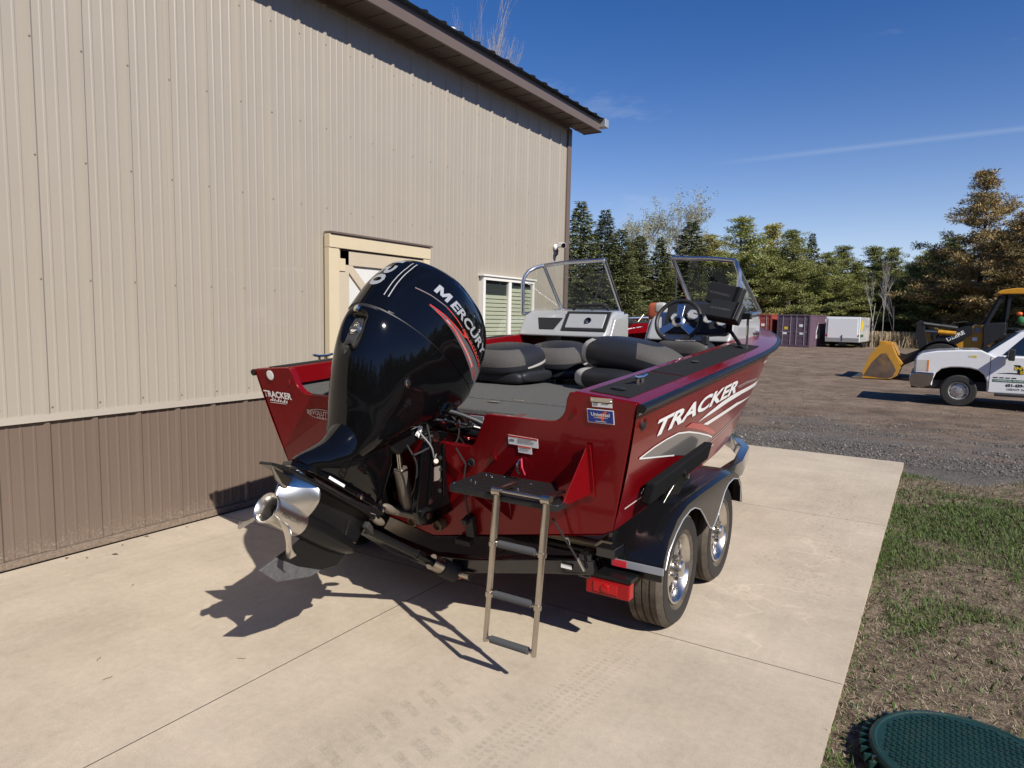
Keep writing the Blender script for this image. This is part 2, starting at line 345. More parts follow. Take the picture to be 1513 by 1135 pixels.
# ---- concrete pad: panels with sawn joints
def concrete_mat():
    m = bpy.data.materials.new('concrete'); m.use_nodes = True; n = m.node_tree; p = n.nodes['Principled BSDF']; L = n.links.new
    tc = n.nodes.new('ShaderNodeTexCoord'); P = tc.outputs['Object']
    def noise(s, d=6, r=.6, vec=P):
        a = n.nodes.new('ShaderNodeTexNoise'); a.inputs['Scale'].default_value = s; a.inputs['Detail'].default_value = d; a.inputs['Roughness'].default_value = r; L(vec, a.inputs['Vector']); return a.outputs['Fac']
    def mrange(f, a, b, c=0., d=1.):
        x = n.nodes.new('ShaderNodeMapRange'); x.inputs[1].default_value = a; x.inputs[2].default_value = b; x.inputs[3].default_value = c; x.inputs[4].default_value = d; L(f, x.inputs[0]); return x.outputs[0]
    def math_(op, a, b):
        x = n.nodes.new('ShaderNodeMath'); x.operation = op
        for i, q in enumerate((a, b)):
            if isinstance(q, (int, float)): x.inputs[i].default_value = q
            else: L(q, x.inputs[i])
        return x.outputs[0]
    def mul(c, f):
        x = n.nodes.new('ShaderNodeMixRGB'); x.blend_type = 'MULTIPLY'; x.inputs['Fac'].default_value = 1; L(c, x.inputs['Color1']); L(f, x.inputs['Color2']); return x.outputs['Color']
    r = n.nodes.new('ShaderNodeValToRGB'); e = r.color_ramp.elements; e[0].position = .3; e[0].color = (.445, .372, .280, 1); e[1].position = .7; e[1].color = (.555, .470, .362, 1); L(noise(.9, 7, .62), r.inputs['Fac'])
    c = mul(r.outputs['Color'], mrange(noise(160, 3, .7), .3, .7, .88, 1.10))
    mp = n.nodes.new('ShaderNodeMapping'); mp.inputs['Scale'].default_value = (6, .35, 1); L(P, mp.inputs['Vector'])
    c = mul(c, mrange(noise(3.2, 6, .7, mp.outputs['Vector']), .35, .7, 1.02, .96))        # broom and rinse marks
    c = mul(c, mrange(noise(2.1, 8, .7), .34, .66, .90, 1.07)); c = mul(c, mrange(noise(26, 5, .75), .35, .65, .93, 1.05)); c = mul(c, mrange(noise(420, 2, .6), .36, .64, .84, 1.14))
    # dirt rinsed off near the wheels: dark specks
    sx = n.nodes.new('ShaderNodeSeparateXYZ'); L(P, sx.inputs[0]); x_, y_ = sx.outputs['X'], sx.outputs['Y']
    def band(v, a, b, s): return math_('MULTIPLY', mrange(v, a-s, a+s), mrange(v, b-s, b+s, 1., 0.))
    reg = math_('MULTIPLY', band(x_, 3.98, 4.55, .18), band(y_, 4.3, 8.6, .7))
    spk = math_('MULTIPLY', mrange(noise(34, 5, .8), .52, .66), reg)
    c = mul(c, mrange(math_('MULTIPLY', spk, mrange(noise(2.5, 3), .35, .55)), 0, 1, 1., .42))
    # thin pale loops on the strip beside the trailer wheels
    iso = mrange(math_('ABSOLUTE', math_('SUBTRACT', noise(1.9, 3, .5), .5), 0), .0, .016, 1., 0.); isom = math_('MULTIPLY', iso, mrange(noise(1.3, 2), .45, .6))
    isom = math_('MULTIPLY', isom, math_('MULTIPLY', band(x_, 3.7, 4.6, .2), band(y_, 2.9, 8.0, .5)))
    c = mul(c, mrange(isom, 0, 1, 1., 1.16))
    # dusty tread print behind the trailer tyre: short cross bars in parallel ribs
    t1 = math_('ADD', x_, math_('MULTIPLY', y_, -.10))
    def rib(c0, w0): return mrange(math_('ABSOLUTE', math_('SUBTRACT', t1, c0), 0), w0*.7, w0, 1., 0.)
    ribs = None
    for k in range(5):
        q = rib(3.335+.042*k, .015); ribs = q if ribs is None else math_('MAXIMUM', ribs, q)
    wv = mrange(math_('FRACT', math_('MULTIPLY', y_, 31.), 0), .35, .55)
    q1 = math_('MULTIPLY', math_('MULTIPLY', ribs, wv), band(y_, 1.9, 3.25, .25))
    bars = math_('MULTIPLY', mrange(math_('FRACT', math_('MULTIPLY', math_('ADD', y_, math_('MULTIPLY', x_, .35)), 9.5), 0), .52, .6), math_('MAXIMUM', math_('MULTIPLY', mrange(t1, 2.86, 2.88), mrange(t1, 2.99, 3.01, 1., 0.)), math_('MULTIPLY', mrange(t1, 3.10, 3.12), mrange(t1, 3.23, 3.25, 1., 0.))))
    q2 = math_('MULTIPLY', bars, band(y_, 1.5, 2.45, .15))
    prints = math_('MULTIPLY', math_('MULTIPLY', math_('MAXIMUM', q1, q2), mrange(noise(70, 6, .85), .40, .64)), mrange(noise(7, 5, .75), .34, .58))
    c = mul(c, mrange(prints, 0, 1, 1., .66))
    # water line along the wall
    wl = math_('MULTIPLY', mrange(math_('ABSOLUTE', math_('SUBTRACT', x_, math_('ADD', .42, math_('MULTIPLY', noise(1.3, 4), .22))), 0), 0., .05, 1., 0.), .16)
    c = mul(c, mrange(wl, 0, 1, 1., .55))
    L(c, p.inputs['Base Color']); p.inputs['Roughness'].default_value = .85; p.inputs['Specular IOR Level'].default_value = .3
    b = n.nodes.new('ShaderNodeBump'); b.inputs['Strength'].default_value = .25; b.inputs['Distance'].default_value = .004; L(noise(220, 4, .7), b.inputs['Height']); L(b.outputs['Normal'], p.inputs['Normal'])
    return m
CONC = concrete_mat()
JDIRT = mat('joint_dirt', (.03, .025, .02), .9)
pad = MB().box((2.36, 3.2, -.09), (4.62, 12.4, .12)).build('concrete_pad', JDIRT, smooth=0); struct(pad)
PX = [.045, 2.41, 4.69]; PYS = [-2.95, .40, 3.41, 6.38, 9.46]
for i in range(2):
    for j in range(4):
        g_ = .0026; x0, x1, y0, y1 = PX[i]+g_, PX[i+1]-g_, PYS[j]+g_, PYS[j+1]-g_
        MB().box(((x0+x1)/2, (y0+y1)/2, -.055), (x1-x0, y1-y0, .11)).build('slab_panel', CONC, pad, smooth=0)
        sp_o = COL.objects[-1]; sp_o.data.materials.append(JDIRT)
        for f_ in sp_o.data.polygons:
            if abs(f_.normal.z) < .5 and f_.center.x < 4.6 and f_.center.y < 9.4: f_.material_index = 1

# ---- lawn strip beside the pad
def lawn_mat():
    m = bpy.data.materials.new('lawn_soil'); m.use_nodes = True; n = m.node_tree; p = n.nodes['Principled BSDF']; L = n.links.new
    tc = n.nodes.new('ShaderNodeTexCoord')
    def noise(s, d=7, r=.7):
        a = n.nodes.new('ShaderNodeTexNoise'); a.inputs['Scale'].default_value = s; a.inputs['Detail'].default_value = d; a.inputs['Roughness'].default_value = r; L(tc.outputs['Object'], a.inputs['Vector']); return a.outputs['Fac']
    r = n.nodes.new('ShaderNodeValToRGB'); e = r.color_ramp.elements; e.new(.5)
    for i, (q, c) in enumerate([(.32, (.055, .04, .028)), (.5, (.16, .12, .082)), (.68, (.33, .26, .18))]): e[i].position = q; e[i].color = (*c, 1)
    L(noise(14), r.inputs['Fac']); L(r.outputs['Color'], p.inputs['Base Color']); p.inputs['Roughness'].default_value = .95; p.inputs['Specular IOR Level'].default_value = .15
    b = n.nodes.new('ShaderNodeBump'); b.inputs['Strength'].default_value = 1; b.inputs['Distance'].default_value = .03; L(noise(30), b.inputs['Height']); L(b.outputs['Normal'], p.inputs['Normal'])
    return m
def lawn_far(x): return 9.25+.12*np.sin(x*2.3)+.25*np.sin(x*.9+1)-.35*np.exp(-((x-5.4)/.35)**2)
def lawn_z(x, y): return gz(x, y)+.016+.012*np.sin(x*3.1+y*1.7)*np.sin(y*2.3-x)
xs = np.arange(4.685, 16.6, .15); ts = np.linspace(0, 1, 90); X = np.repeat(xs[None], 90, 0); Y = -3+(lawn_far(X)+3)*ts[:, None]; Z = lawn_z(X, Y)
Z[-1] -= .03
idx = np.arange(X.size).reshape(X.shape); F = np.stack([idx[:-1, :-1], idx[:-1, 1:], idx[1:, 1:], idx[1:, :-1]], -1).reshape(-1, 4)
lw = obj('lawn', np_mesh('lawn', np.stack([X, Y, Z], -1).reshape(-1, 3), F), lawn_mat(), smooth=180); struct(lw)
def vnoise(x, y, s, seed):
    r = np.random.default_rng(seed); G = r.random((64, 64)); u, v = (x*s) % 63, (y*s) % 63; i, j = u.astype(int), v.astype(int); fu, fv = u-i, v-j
    fu = fu*fu*(3-2*fu); fv = fv*fv*(3-2*fv)
    return (G[i, j]*(1-fu)+G[i+1, j]*fu)*(1-fv)+(G[i, j+1]*(1-fu)+G[i+1, j+1]*fu)*fv
def blades(name, N, seed, hmin, hmax, wid, lean, maskf, cols, x1=9.5, lmin=.3):
    r = np.random.default_rng(seed); x = 4.694+(x1-4.694)*r.random(N)**1.3; y = 1.2+8.2*r.random(N); k = maskf(x, y, r) & (y < lawn_far(x)-.02) & ((x-5.17)**2+(y-2.97)**2 > .40**2); x, y = x[k], y[k]; n_ = len(x)
    h = r.uniform(hmin, hmax, n_); a = r.uniform(0, 6.28, n_); ln = r.uniform(lmin, 1, n_)*lean; wd = wid*r.uniform(.6, 1.3, n_)
    d = np.stack([np.cos(a), np.sin(a), 0*a], -1); sd = np.stack([-np.sin(a), np.cos(a), 0*a], -1)
    b = np.stack([x, y, lawn_z(x, y)-.004], -1); t = b+d*(h*np.sin(ln))[:, None]+np.array([0, 0, 1])*(h*np.cos(ln))[:, None]
    mid = b+(t-b)*.55+np.array([0, 0, 1])*(h*.10*np.sin(ln))[:, None]
    w_ = (sd*wd[:, None])
    V = np.stack([b-w_, b+w_, mid+w_*.8, mid-w_*.8, t], 1)
    V4 = V.reshape(-1, 3); F1 = (np.array([(0, 1, 2), (0, 2, 3), (3, 2, 4)])[None]+5*np.arange(n_)[:, None, None]).reshape(-1, 3)
    o = obj(name, np_mesh(name, V4, F1), foliage_mat(name+'_m', cols), smooth=0); o['kind'] = 'stuff'; return o
def green_field(x, y): return .62*vnoise(x, y, 1.15, 5)+.38*vnoise(x, y, 3.6, 6)
lush = lambda x, y: np.exp(-((x-5.75)/.7)**2-((y-6.9)/1.0)**2)+.8*np.exp(-((x-5.28)/.26)**2-((y-4.75)/.22)**2)+.7*np.exp(-((x-4.95)/.22)**2-((y-4.35)/.5)**2)
o = blades('grass', 210000, 21, .015, .065, .0021, 1.1, lambda x, y, r: r.random(len(x)) < np.clip((green_field(x, y)+.50*lush(x, y)-.55)*5, .07, 1), [(.035, .06, .012), (.06, .10, .02), (.085, .135, .03), (.13, .16, .05)])
tag(o, 'patchy green grass growing beside the concrete pad', 'grass')
o = blades('low_weeds', 52000, 22, .018, .045, .0060, 1.25, lambda x, y, r: r.random(len(x)) < np.clip((green_field(x+3, y+2)+.2*lush(x, y)-.42)*3.2, .12, 1), [(.05, .085, .02), (.08, .125, .03), (.12, .16, .045)])
tag(o, 'broad-leaved low weeds creeping over the bare soil by the pad', 'weeds')
o = blades('dead_grass', 230000, 23, .015, .05, .0014, 1.57, lambda x, y, r: r.random(len(x)) < np.clip(1.15-1.1*(green_field(x, y)+.4*lush(x, y)), .25, 1), [(.12, .085, .055), (.26, .195, .13), (.42, .33, .23), (.56, .46, .33)], lmin=.72)
tag(o, 'dry straw-coloured dead grass lying flat on the soil', 'dead grass')

# ---- the metal-clad building
TAN = mat('tan_steel', (.338, .300, .245), .42, 0, .1, var=.045, vscale=.8, bump=.10, bscale=2.2)
BROWN = mat('brown_steel', (.148, .110, .086), .42, 0, .1, var=.05, vscale=1.2, bump=.10, bscale=2.2)
def mud_splash(m):
    n = m.node_tree; L = n.links.new; p = n.nodes['Principled BSDF']; src = p.inputs['Base Color'].links[0].from_socket
    t = n.nodes.new('ShaderNodeTexCoord'); s = n.nodes.new('ShaderNodeSeparateXYZ'); L(t.outputs['Object'], s.inputs[0])
    a = n.nodes.new('ShaderNodeTexNoise'); a.inputs['Scale'].default_value = 55; a.inputs['Detail'].default_value = 6; a.inputs['Roughness'].default_value = .75; L(t.outputs['Object'], a.inputs['Vector'])
    h = n.nodes.new('ShaderNodeMapRange'); h.inputs[1].default_value = .04; h.inputs[2].default_value = .34; h.inputs[3].default_value = .62; h.inputs[4].default_value = .30; L(s.outputs['Z'], h.inputs[0])
    q = n.nodes.new('ShaderNodeMath'); q.operation = 'ADD'; L(a.outputs['Fac'], q.inputs[0]); L(h.outputs[0], q.inputs[1])
    r = n.nodes.new('ShaderNodeMapRange'); r.inputs[1].default_value = 1.02; r.inputs[2].default_value = 1.20; r.inputs[4].default_value = .55; L(q.outputs[0], r.inputs[0])
    x = n.nodes.new('ShaderNodeMixRGB'); x.inputs['Color2'].default_value = (.30, .24, .18, 1); L(src, x.inputs['Color1']); L(r.outputs[0], x.inputs['Fac']); L(x.outputs[0], p.inputs['Base Color'])
mud_splash(BROWN)
CREAM = mat('cream_trim', (.58, .49, .335), .5, var=.06, vscale=3, dirt=((.45, .32, .16), .25, 3))
BROWNT = mat('brown_trim', (.135, .10, .082), .4, 0, .1, var=.05, vscale=2)
bld = thing('metal_building', 'tan ribbed steel building with brown wainscot beside the boat', 'building', (-4, 4, 0))
def panel_profile():
    """one sheet 0.9144 m wide: three tall ribs, three low ribs between each"""
    pts = []
    for k in range(3):
        c = .3048*k
        pts += [(c-.026, 0), (c-.011, .017), (c+.011, .017), (c+.026, 0)]
        for j in range(1, 4):
            q = c+.0762*j; pts += [(q-.011, 0), (q-.005, .0035), (q+.005, .0035), (q+.011, 0)]
    pts.append((.9144-.026, 0)); return pts
def sheet_mesh(name, z0, z1):
    pr = panel_profile(); vs = [(x, y-.0+0, z) for z in (z0, z1) for (y, x) in pr]; n = len(pr)
    # lapped edge on the far side
    me = bpy.data.meshes.new(name); me.from_pydata([(x+.002, y, z) for x, y, z in vs], [], [(i, i+1, n+i+1, n+i) for i in range(n-1)]); return me
up_me = sheet_mesh('wall_panel', .955, 4.50); lo_me = sheet_mesh('wainscot_panel', .055, .925)
for k in range(-5, 8):
    y0 = 2.161+.9144*k
    a = obj('wall_panel', up_me, TAN, bld, smooth=0); b = obj('wainscot_panel', lo_me, BROWN, bld, smooth=0)
    for q in (a, b): q.location.y += y0; q.location.x += .0008*(k % 2)
core = MB().box((-5.02, 3.4, 2.2), (10.0, 12.1, 4.56)).box((-.012, 3.45, .03), (.02, 12.0, .06)).build('wall_core', TAN, bld, smooth=0)
MB().box((.017, 3.4, .028), (.03, 12.1, .05)).build('base_trim', BROWN, bld, bevel=.004)
MB().prism([(0, .98), (.022, .975), (.03, .945), (.034, .932), (.026, .930), (0, .945)], -2.65, 9.46, lambda a, b, t: (a, t, b)).build('drip_trim', TAN, bld, smooth=0)
MB().box((.014, 9.43, 2.25), (.036, .11, 4.48)).box((-.05, 9.476, 2.25), (.12, .02, 4.48)).build('corner_trim', BROWNT, bld, bevel=.005)
MB().box((.018, 3.4, 4.485), (.03, 12.0, .06)).build('frieze_trim', BROWNT, bld, bevel=.004)
SOF = mat('soffit_brown', (.10, .075, .062), .5, var=.05)
sof_me = MB().box((.165, .15, 4.517), (.31, .296, .008)).box((.165, .30, 4.511), (.31, .008, .012)).mesh('soffit_panel')
for k in range(42):
    o = obj('soffit_panel', sof_me, SOF, bld, smooth=0); o.location.y += -2.7+.3*k
MB().prism([(.315, 4.50), (.315, 4.655), (.335, 4.662), (.341, 4.655), (.338, 4.59), (.345, 4.585), (.342, 4.503), (.33, 4.498)], -2.7, 9.78, lambda a, b, t: (a, t, b)).build('fascia', BROWNT, bld, smooth=0)
ROOFM = mat('dark_roof_steel', (.008, .007, .007), .7, spec=.2)
def roof_pt(y, d, lift=0): return (.40-d, y, 4.672+d/3.0+lift)
roof = MB()
prof = []
y = -2.8
while y < 9.9:
    prof += [(y, 0), (y+.13, 0), (y+.14, .022), (y+.165, .022), (y+.175, 0)]; y += .3048
prof = [(min(a, 9.92), b) for a, b in prof]
roof.loft([[roof_pt(a, d, b) for a, b in prof]+[roof_pt(a, d, -.012) for a, b in prof[::-1]] for d in (0, 6.2)]).build('roof', ROOFM, bld, smooth=0)
rb = MB()
MB().box((.36, 9.86, 4.62), (.13, .13, .12), Matrix.Translation((0, 0, 0))).build('gutter_end', mat('galvanised', (.55, .56, .57), .35, .6), bld, bevel=.006)
MB().box((-2.6, 9.80, 5.53), (5.9, .04, .16), Matrix.Translation((-2.6, 9.8, 5.53)) @ Matrix.Rotation(math.atan(1/3), 4, 'Y') @ Matrix.Translation((2.6, -9.8, -5.53))).build('rake_trim', BROWNT, bld, smooth=0)
MB().tube([(-2.0, 9.14, 5.4), (-2.0, 9.14, 6.23)], .055, 14).build('vent_pipe', WHITE, bld)
# screws: one row of small heads on every rib at each girt
scr = MB()
for zz in (1.02, 1.86, 2.64, 3.36, 4.1):
    for k in range(-10, 24):
        scr.lathe([(.007, 0), (.007, .003), (.004, .006), (.0005, .006)], 6, Matrix.Translation((.019 if zz > 1.1 else .004, 2.161+.3048*k+(.0 if zz > 1.1 else .0381), zz+.004*((k*7) % 3))) @ Matrix.Rotation(PI/2, 4, 'Y'))
for k in range(-10, 24): scr.lathe([(.008, 0), (.008, .004), (.0005, .006)], 6, Matrix.Translation((.019, 2.161+.3048*k, .09)) @ Matrix.Rotation(PI/2, 4, 'Y'))
o = scr.build('screw_heads', mat('screw', (.22, .19, .16), .5), bld, smooth=0); o['kind'] = 'stuff'
# door
dy0, dy1, dt = 4.565, 6.03, 2.42
door = MB().box((.035, (dy0+dy1)/2+.03, 1.14), (.03, dy1-dy0-.2, 2.27)).build('door', mat('door_white', (.62, .61, .57), .5, var=.05, vscale=4), bld, bevel=.003)
def dpart(n, c, d, m=CREAM, T=None): return MB().box(c, d, T).build(n, m, door, bevel=.004)
TAND = mat('door_tan', (.50, .42, .31), .5, var=.05, vscale=3)
dpart('frame_rail', (.062, (dy0+dy1)/2+.03, 2.20), (.024, dy1-dy0-.22, .14), TAND); dpart('frame_rail', (.062, (dy0+dy1)/2+.03, 1.12), (.024, dy1-dy0-.22, .12), TAND)
dpart('frame_stile', (.060, dy0+.19, 1.14), (.028, .14, 2.26), TAND); dpart('frame_stile', (.060, dy1-.16, 1.12), (.028, .12, 2.2), TAND)
L_ = math.hypot(1.0, .95); dpart('brace', (.061, dy0+.26+.5, 2.12-.475), (.022, L_, .085), TAND, Matrix.Translation((0, dy0+.76, 1.645)) @ Matrix.Rotation(-math.atan2(.95, 1.0), 4, 'X') @ Matrix.Translation((0, -dy0-.76, -1.645)))
dpart('hinge', (.078, dy0+.155, 2.13), (.012, .10, .12)); dpart('corner_plate', (.052, dy0+.13, 2.235), (.03, .06, .11)); dpart('hinge', (.078, dy0+.155, .5), (.012, .10, .12))
dpart('handle', (.085, dy1-.17, 1.05), (.03, .03, .16), BLACKP)
MB().box((.062, (dy0+dy1)/2, 2.345), (.075, dy1-dy0+.02, .125)).build('door_header', CREAM, bld, bevel=.004)
MB().box((.068, (dy0+dy1)/2+.01, 2.421), (.10, dy1-dy0+.03, .020)).build('header_cap', BROWNT, bld, bevel=.003)
MB().box((.058, dy0+.055, 1.14), (.066, .13, 2.28)).build('door_jamb', CREAM, bld, bevel=.004)
MB().box((.058, dy1-.045, 1.14), (.066, .11, 2.28)).build('door_jamb', CREAM, bld, bevel=.004)
# window with blinds
wy0, wy1, wz0, wz1 = 7.13, 8.40, 1.22, 2.165
WHT = mat('window_white', (.72, .70, .65), .4)
win = MB().box((.0125, (wy0+wy1)/2, (wz0+wz1)/2), (.022, wy1-wy0-.06, wz1-wz0-.06)).build('window', mat('room_dark', (.05, .055, .06), .6), bld, smooth=0)
def wpart(n, c, d, m=WHT): return MB().box(c, d).build(n, m, win, bevel=.003)
wpart('frame', (.035, (wy0+wy1)/2, wz1-.02), (.07, wy1-wy0, .05)); wpart('frame', (.035, (wy0+wy1)/2, wz0+.02), (.07, wy1-wy0, .05))
wpart('frame', (.034, wy0+.025, (wz0+wz1)/2), (.068, .05, wz1-wz0-.08)); wpart('frame', (.034, wy1-.025, (wz0+wz1)/2), (.068, .05, wz1-wz0-.08)); wpart('stile', (.036, (wy0+wy1)/2, (wz0+wz1)/2), (.06, .065, wz1-wz0-.08))
wpart('head_cap', (.045, (wy0+wy1)/2, wz1+.012), (.09, wy1-wy0+.06, .022))
sl_me = MB().box((.029, 0, 0), (.003, .545, .047)).mesh('blind_slat'); sl_me.transform(Matrix.Translation((.029, 0, 0)) @ Matrix.Rotation(R(-14), 4, 'Y') @ Matrix.Translation((-.029, 0, 0)))
BLM = mat('blind', (.60, .58, .46), .5)
for yy in (7.455, 8.075):
    for k in range(15):
        if yy < 7.6 and k > 12: continue
        o = obj('blind_slat', sl_me, BLM, win, smooth=0); o.location = (0, yy, wz0+.07+.052*k)
for yy in (7.455, 8.075): wpart('pane', (.046, yy, (wz0+wz1)/2), (.004, .555, wz1-wz0-.09), glass('pane_glass', (.88, .90, .88)))
# little bullet camera on the wall
sc_o = thing('security_camera', 'small white bullet security camera on the tan wall near the corner', 'camera', (.02, 9.05, 2.7))
MB().lathe([(.045, 0), (.045, .02), (.03, .035), (.0, .035)], 16, Matrix.Translation((.02, 9.05, 2.70)) @ Matrix.Rotation(PI/2, 4, 'Y')).build('mount', WHITE, sc_o)
MB().tube([(.05, 9.05, 2.70), (.10, 9.05, 2.70), (.13, 9.04, 2.72)], .014).build('arm', WHITE, sc_o)
MB().tube([(.08, 9.10, 2.735), (.20, 8.98, 2.715)], .04, 16).build('body', WHITE, sc_o)
MB().tube([(.199, 8.981, 2.715), (.208, 8.972, 2.713)], .034, 16).build('lens', BLACKG, sc_o)
MB().tube([(.05, 9.06, 2.685), (.055, 9.07, 2.60), (.03, 9.06, 2.57)], .012).build('cable', BLACKP, sc_o)

# ================================================================== BOAT
X0 = 2.58
CARPET = mat('grey_carpet', (.115, .114, .108), .95, spec=.1, var=.45, vscale=120, bump=.6, bscale=260, detail=3)
def gbeam(y): return 1.288*(1-min(1., max(0, (y-4.9)/3.9))**2.3)
def gsheer(y): return 1.31+.061*(y-2.8)
def cbeam(y): return 1.13*(1-min(1., max(0, (y-4.05)/4.395))**2.2)
def csheer(y): return .672+.045*(y-2.945)+.55*max(0, (y-5.2)/3.25)**2
def ksheer(y): return .42+.035*(y-3.0)+.95*max(0, (y-5.8)/2.45)**2.4
def ty(z): return 2.80+(1.31-z)*.228          # raked transom plane
boat = thing('fishing_boat', 'red aluminium fishing boat with twin windshields resting on the black trailer', 'boat', (X0, 3.0, .42))
def mirror(v): return (2*X0-v[0], v[1], v[2])
# hull shell
rings = []
for i in range(61):
    u = i/60; yg, yc, yk = 2.80+6.0*u, 2.945+5.5*u, 3.0+5.25*u
    b_, zs_, c_, zc_, zk_ = gbeam(yg), gsheer(yg), cbeam(yc), csheer(yc), ksheer(yk)
    half = [(0, yk, zk_)]
    for t in (.25, .5, .75): half.append((c_*.96*t, yk+(yc-yk)*t, zk_+(zc_-.02-zk_)*t-.010*math.sin(PI*t)))
    half += [(c_*.955, yc, zc_-.028), (c_, yc, zc_)]
    for t in (.16, .33, .5, .67, .84, 1.): half.append((c_+(b_-c_)*t+.012*math.sin(PI*t)*(1-u), yc+(yg-yc)*t, zc_+(zs_-zc_)*t))
    rings.append([(X0-x, y, z) for x, y, z in half[:0:-1]]+[(X0+x, y, z) for x, y, z in half])
hull = MB().loft(rings, closed=False, caps=False).build('hull', RED, boat, smooth=28)
# transom plate with motor notch and raised wings
def arc(cx, cz, r, a0, a1, n=6): return [(cx+r*math.cos(R(a0+(a1-a0)*i/n)), cz+r*math.sin(R(a0+(a1-a0)*i/n))) for i in range(n+1)]
hp = [(0, 1.0), (.33, 1.0)]+[(.352, 1.003), (.368, 1.012), (.378, 1.03)]+[(.452, 1.16), (.46, 1.178), (.475, 1.187), (.50, 1.188), (.80, 1.186)]+arc(.83, 1.286, .10, -90, -12, 6)+[(.935, 1.30), (.955, 1.338), (1.0, 1.339), (1.255, 1.316), (1.282, 1.308), (1.13, .672), (1.08, .645), (0, .42)]
outline = [(a, b) for a, b in hp]+[(-a, b) for a, b in hp[::-1] if a > 0]
tr = MB().loft([[(X0+a, ty(b), b) for a, b in outline], [(X0+a, ty(b)+.045, b) for a, b in outline]])
transom = tr.build('transom', RED, boat, bevel=.006, seg=2)
# gunwales
def gun(side):
    rr = []
    for i in range(50):
        yg = 2.81+5.75*i/49; b_, z_ = gbeam(yg), gsheer(yg); w_ = .32*min(1, b_/.9+.1); gi = max(b_-w_, .01)
        rr.append([(X0+side*x, yg, z) for x, z in ((b_+.004, z_-.035), (b_+.014, z_-.004), (b_-.012, z_+.006), (gi+.012, z_+.032), (gi, z_+.026), (gi-.004, z_-.075), (gi+.012, z_-.08), (gi+.02, z_-.02), (b_-.03, z_-.03))])
    return MB().loft(rr).build('gunwale', RED, boat, smooth=30)
gs, gp = gun(1), gun(-1)
def rail(side):
    p = [(X0+side*(gbeam(y)+.016), y, gsheer(y)-.020) for y in np.linspace(2.80, 8.7, 50)]
    o = MB().tube(p, .021, 10).build('rub_rail', BLACKS, boat)
    MB().tube([(x+side*.014, y, z+.002) for x, y, z in p], .010, 8).build('rail_insert', BLACKS, o)
rail(1); rail(-1)
# non-skid pads on the gunwale tops
PADM = mat('nonskid_pad', (.017, .017, .018), .85, spec=.2, bump=.5, bscale=300)
def gpad(side, y0, y1):
    rr = []
    for i in range(16):
        y = y0+(y1-y0)*i/15; b_, z_ = gbeam(y), gsheer(y); a0, a1 = b_-.262, b_-.065; f = lambda x: z_+.006+(b_-.012-x)/(.296)*.026
        rr.append([(X0+side*a1, y, f(a1)+.004), (X0+side*a1, y, f(a1)-.004), (X0+side*a0, y, f(a0)-.004), (X0+side*a0, y, f(a0)+.004)])
    MB().loft(rr).build('grip_pad', PADM, boat, smooth=0)
for s_ in (1, -1): gpad(s_, 2.86, 3.60); gpad(s_, 3.63, 5.45)
# carpeted liner, decks, floor
def liner(side):
    rr = []
    for i in range(30):
        y = 2.89+3.4*i/29; gi = max(gbeam(y)-.30, .05); rr.append([(X0+side*gi, y, gsheer(y)-.06), (X0+side*(gi+.02), y, gsheer(y)-.06), (X0+side*(gi+.02), y, .80 if y > 3.3 else 1.12), (X0+side*gi, y, .80 if y > 3.3 else 1.12)])
    MB().loft(rr).build('side_liner', CARPET, boat, smooth=0)
liner(1); liner(-1)
dk = [(-.97, 2.875), (-.50, 2.875), (-.50, 3.17), (.50, 3.17), (.50, 2.875), (.97, 2.875), (.97, 4.78), (-.97, 4.78)]
deck = MB().prism(dk, 1.11, 1.15, lambda a, b, t: (X0+a, b, t)).build('aft_deck', CARPET, boat, bevel=.012, seg=3)
MB().box((X0, 3.90, 1.152), (1.5, .66, .008)).build('deck_hatch', CARPET, boat, bevel=.003)
for a, b in ((.10, 3.46), (.18, 3.62)):
    MB().lathe([(.045, 0), (.045, .004), (.03, .006), (.0, .003)], 20, Matrix.Translation((X0+a, b, 1.155)) @ Matrix.Diagonal((1, .45, 1, 1))).build('flush_latch', CHROME, deck)
MB().box((X0, 4.765, .93), (1.94, .02, .36)).build('deck_riser', CARPET, boat, smooth=0)
MB().box((X0, 5.6, .755), (1.7, 1.7, .03)).build('floor', CARPET, boat, smooth=0)
fd = [(-.78, 6.45), (.78, 6.45), (.60, 7.0), (.30, 7.6), (0, 7.9), (-.30, 7.6), (-.60, 7.0)]
MB().prism(fd, 1.20, 1.24, lambda a, b, t: (X0+a, b, t)).build('bow_deck', CARPET, boat, smooth=0)
# splash well behind the motor
well = MB().box((X0, 3.025, .945), (1.0, .27, .02)).box((X0, 3.16, 1.03), (1.0, .02, .17)).box((X0-.495, 3.02, 1.05), (.02, .30, .20)).box((X0+.495, 3.02, 1.05), (.02, .30, .20)).build('splash_well', RED, boat, smooth=0)
MB().box((X0+.19, 3.147, 1.085), (.10, .008, .06)).build('access_plate', mat('grey_plastic', (.16, .17, .19), .5), well, bevel=.004)
MB().box((X0+.36, 3.146, 1.0), (.11, .006, .05)).build('warning_label', mat('orange_label', (.75, .12, .03), .45), well, smooth=0)
MB().tube([(X0-.35, 3.08, 1.04), (X0-.1, 3.05, 1.08), (X0+.15, 3.08, 1.05), (X0+.36, 3.12, 1.02)], .016).build('steering_hose', BLACKP, well)
MB().tube([(X0-.12, 3.02, 1.06), (X0+.34, 3.02, 1.03)], .021).build('steering_cylinder', BLACKS, well)
MB().tube([(X0+.0, 3.02, 1.052), (X0+.30, 3.02, 1.032)], .010).build('steering_rod', CHROME, well)
MB().lathe([(.024, 0), (.024, .012), (.012, .02), (.012, .035), (.0, .035)], 14, Matrix.Translation((X0+.415, 2.96, 1.10)) @ Matrix.Rotation(-PI/2, 4, 'X')).build('light_socket', CHROME, well)
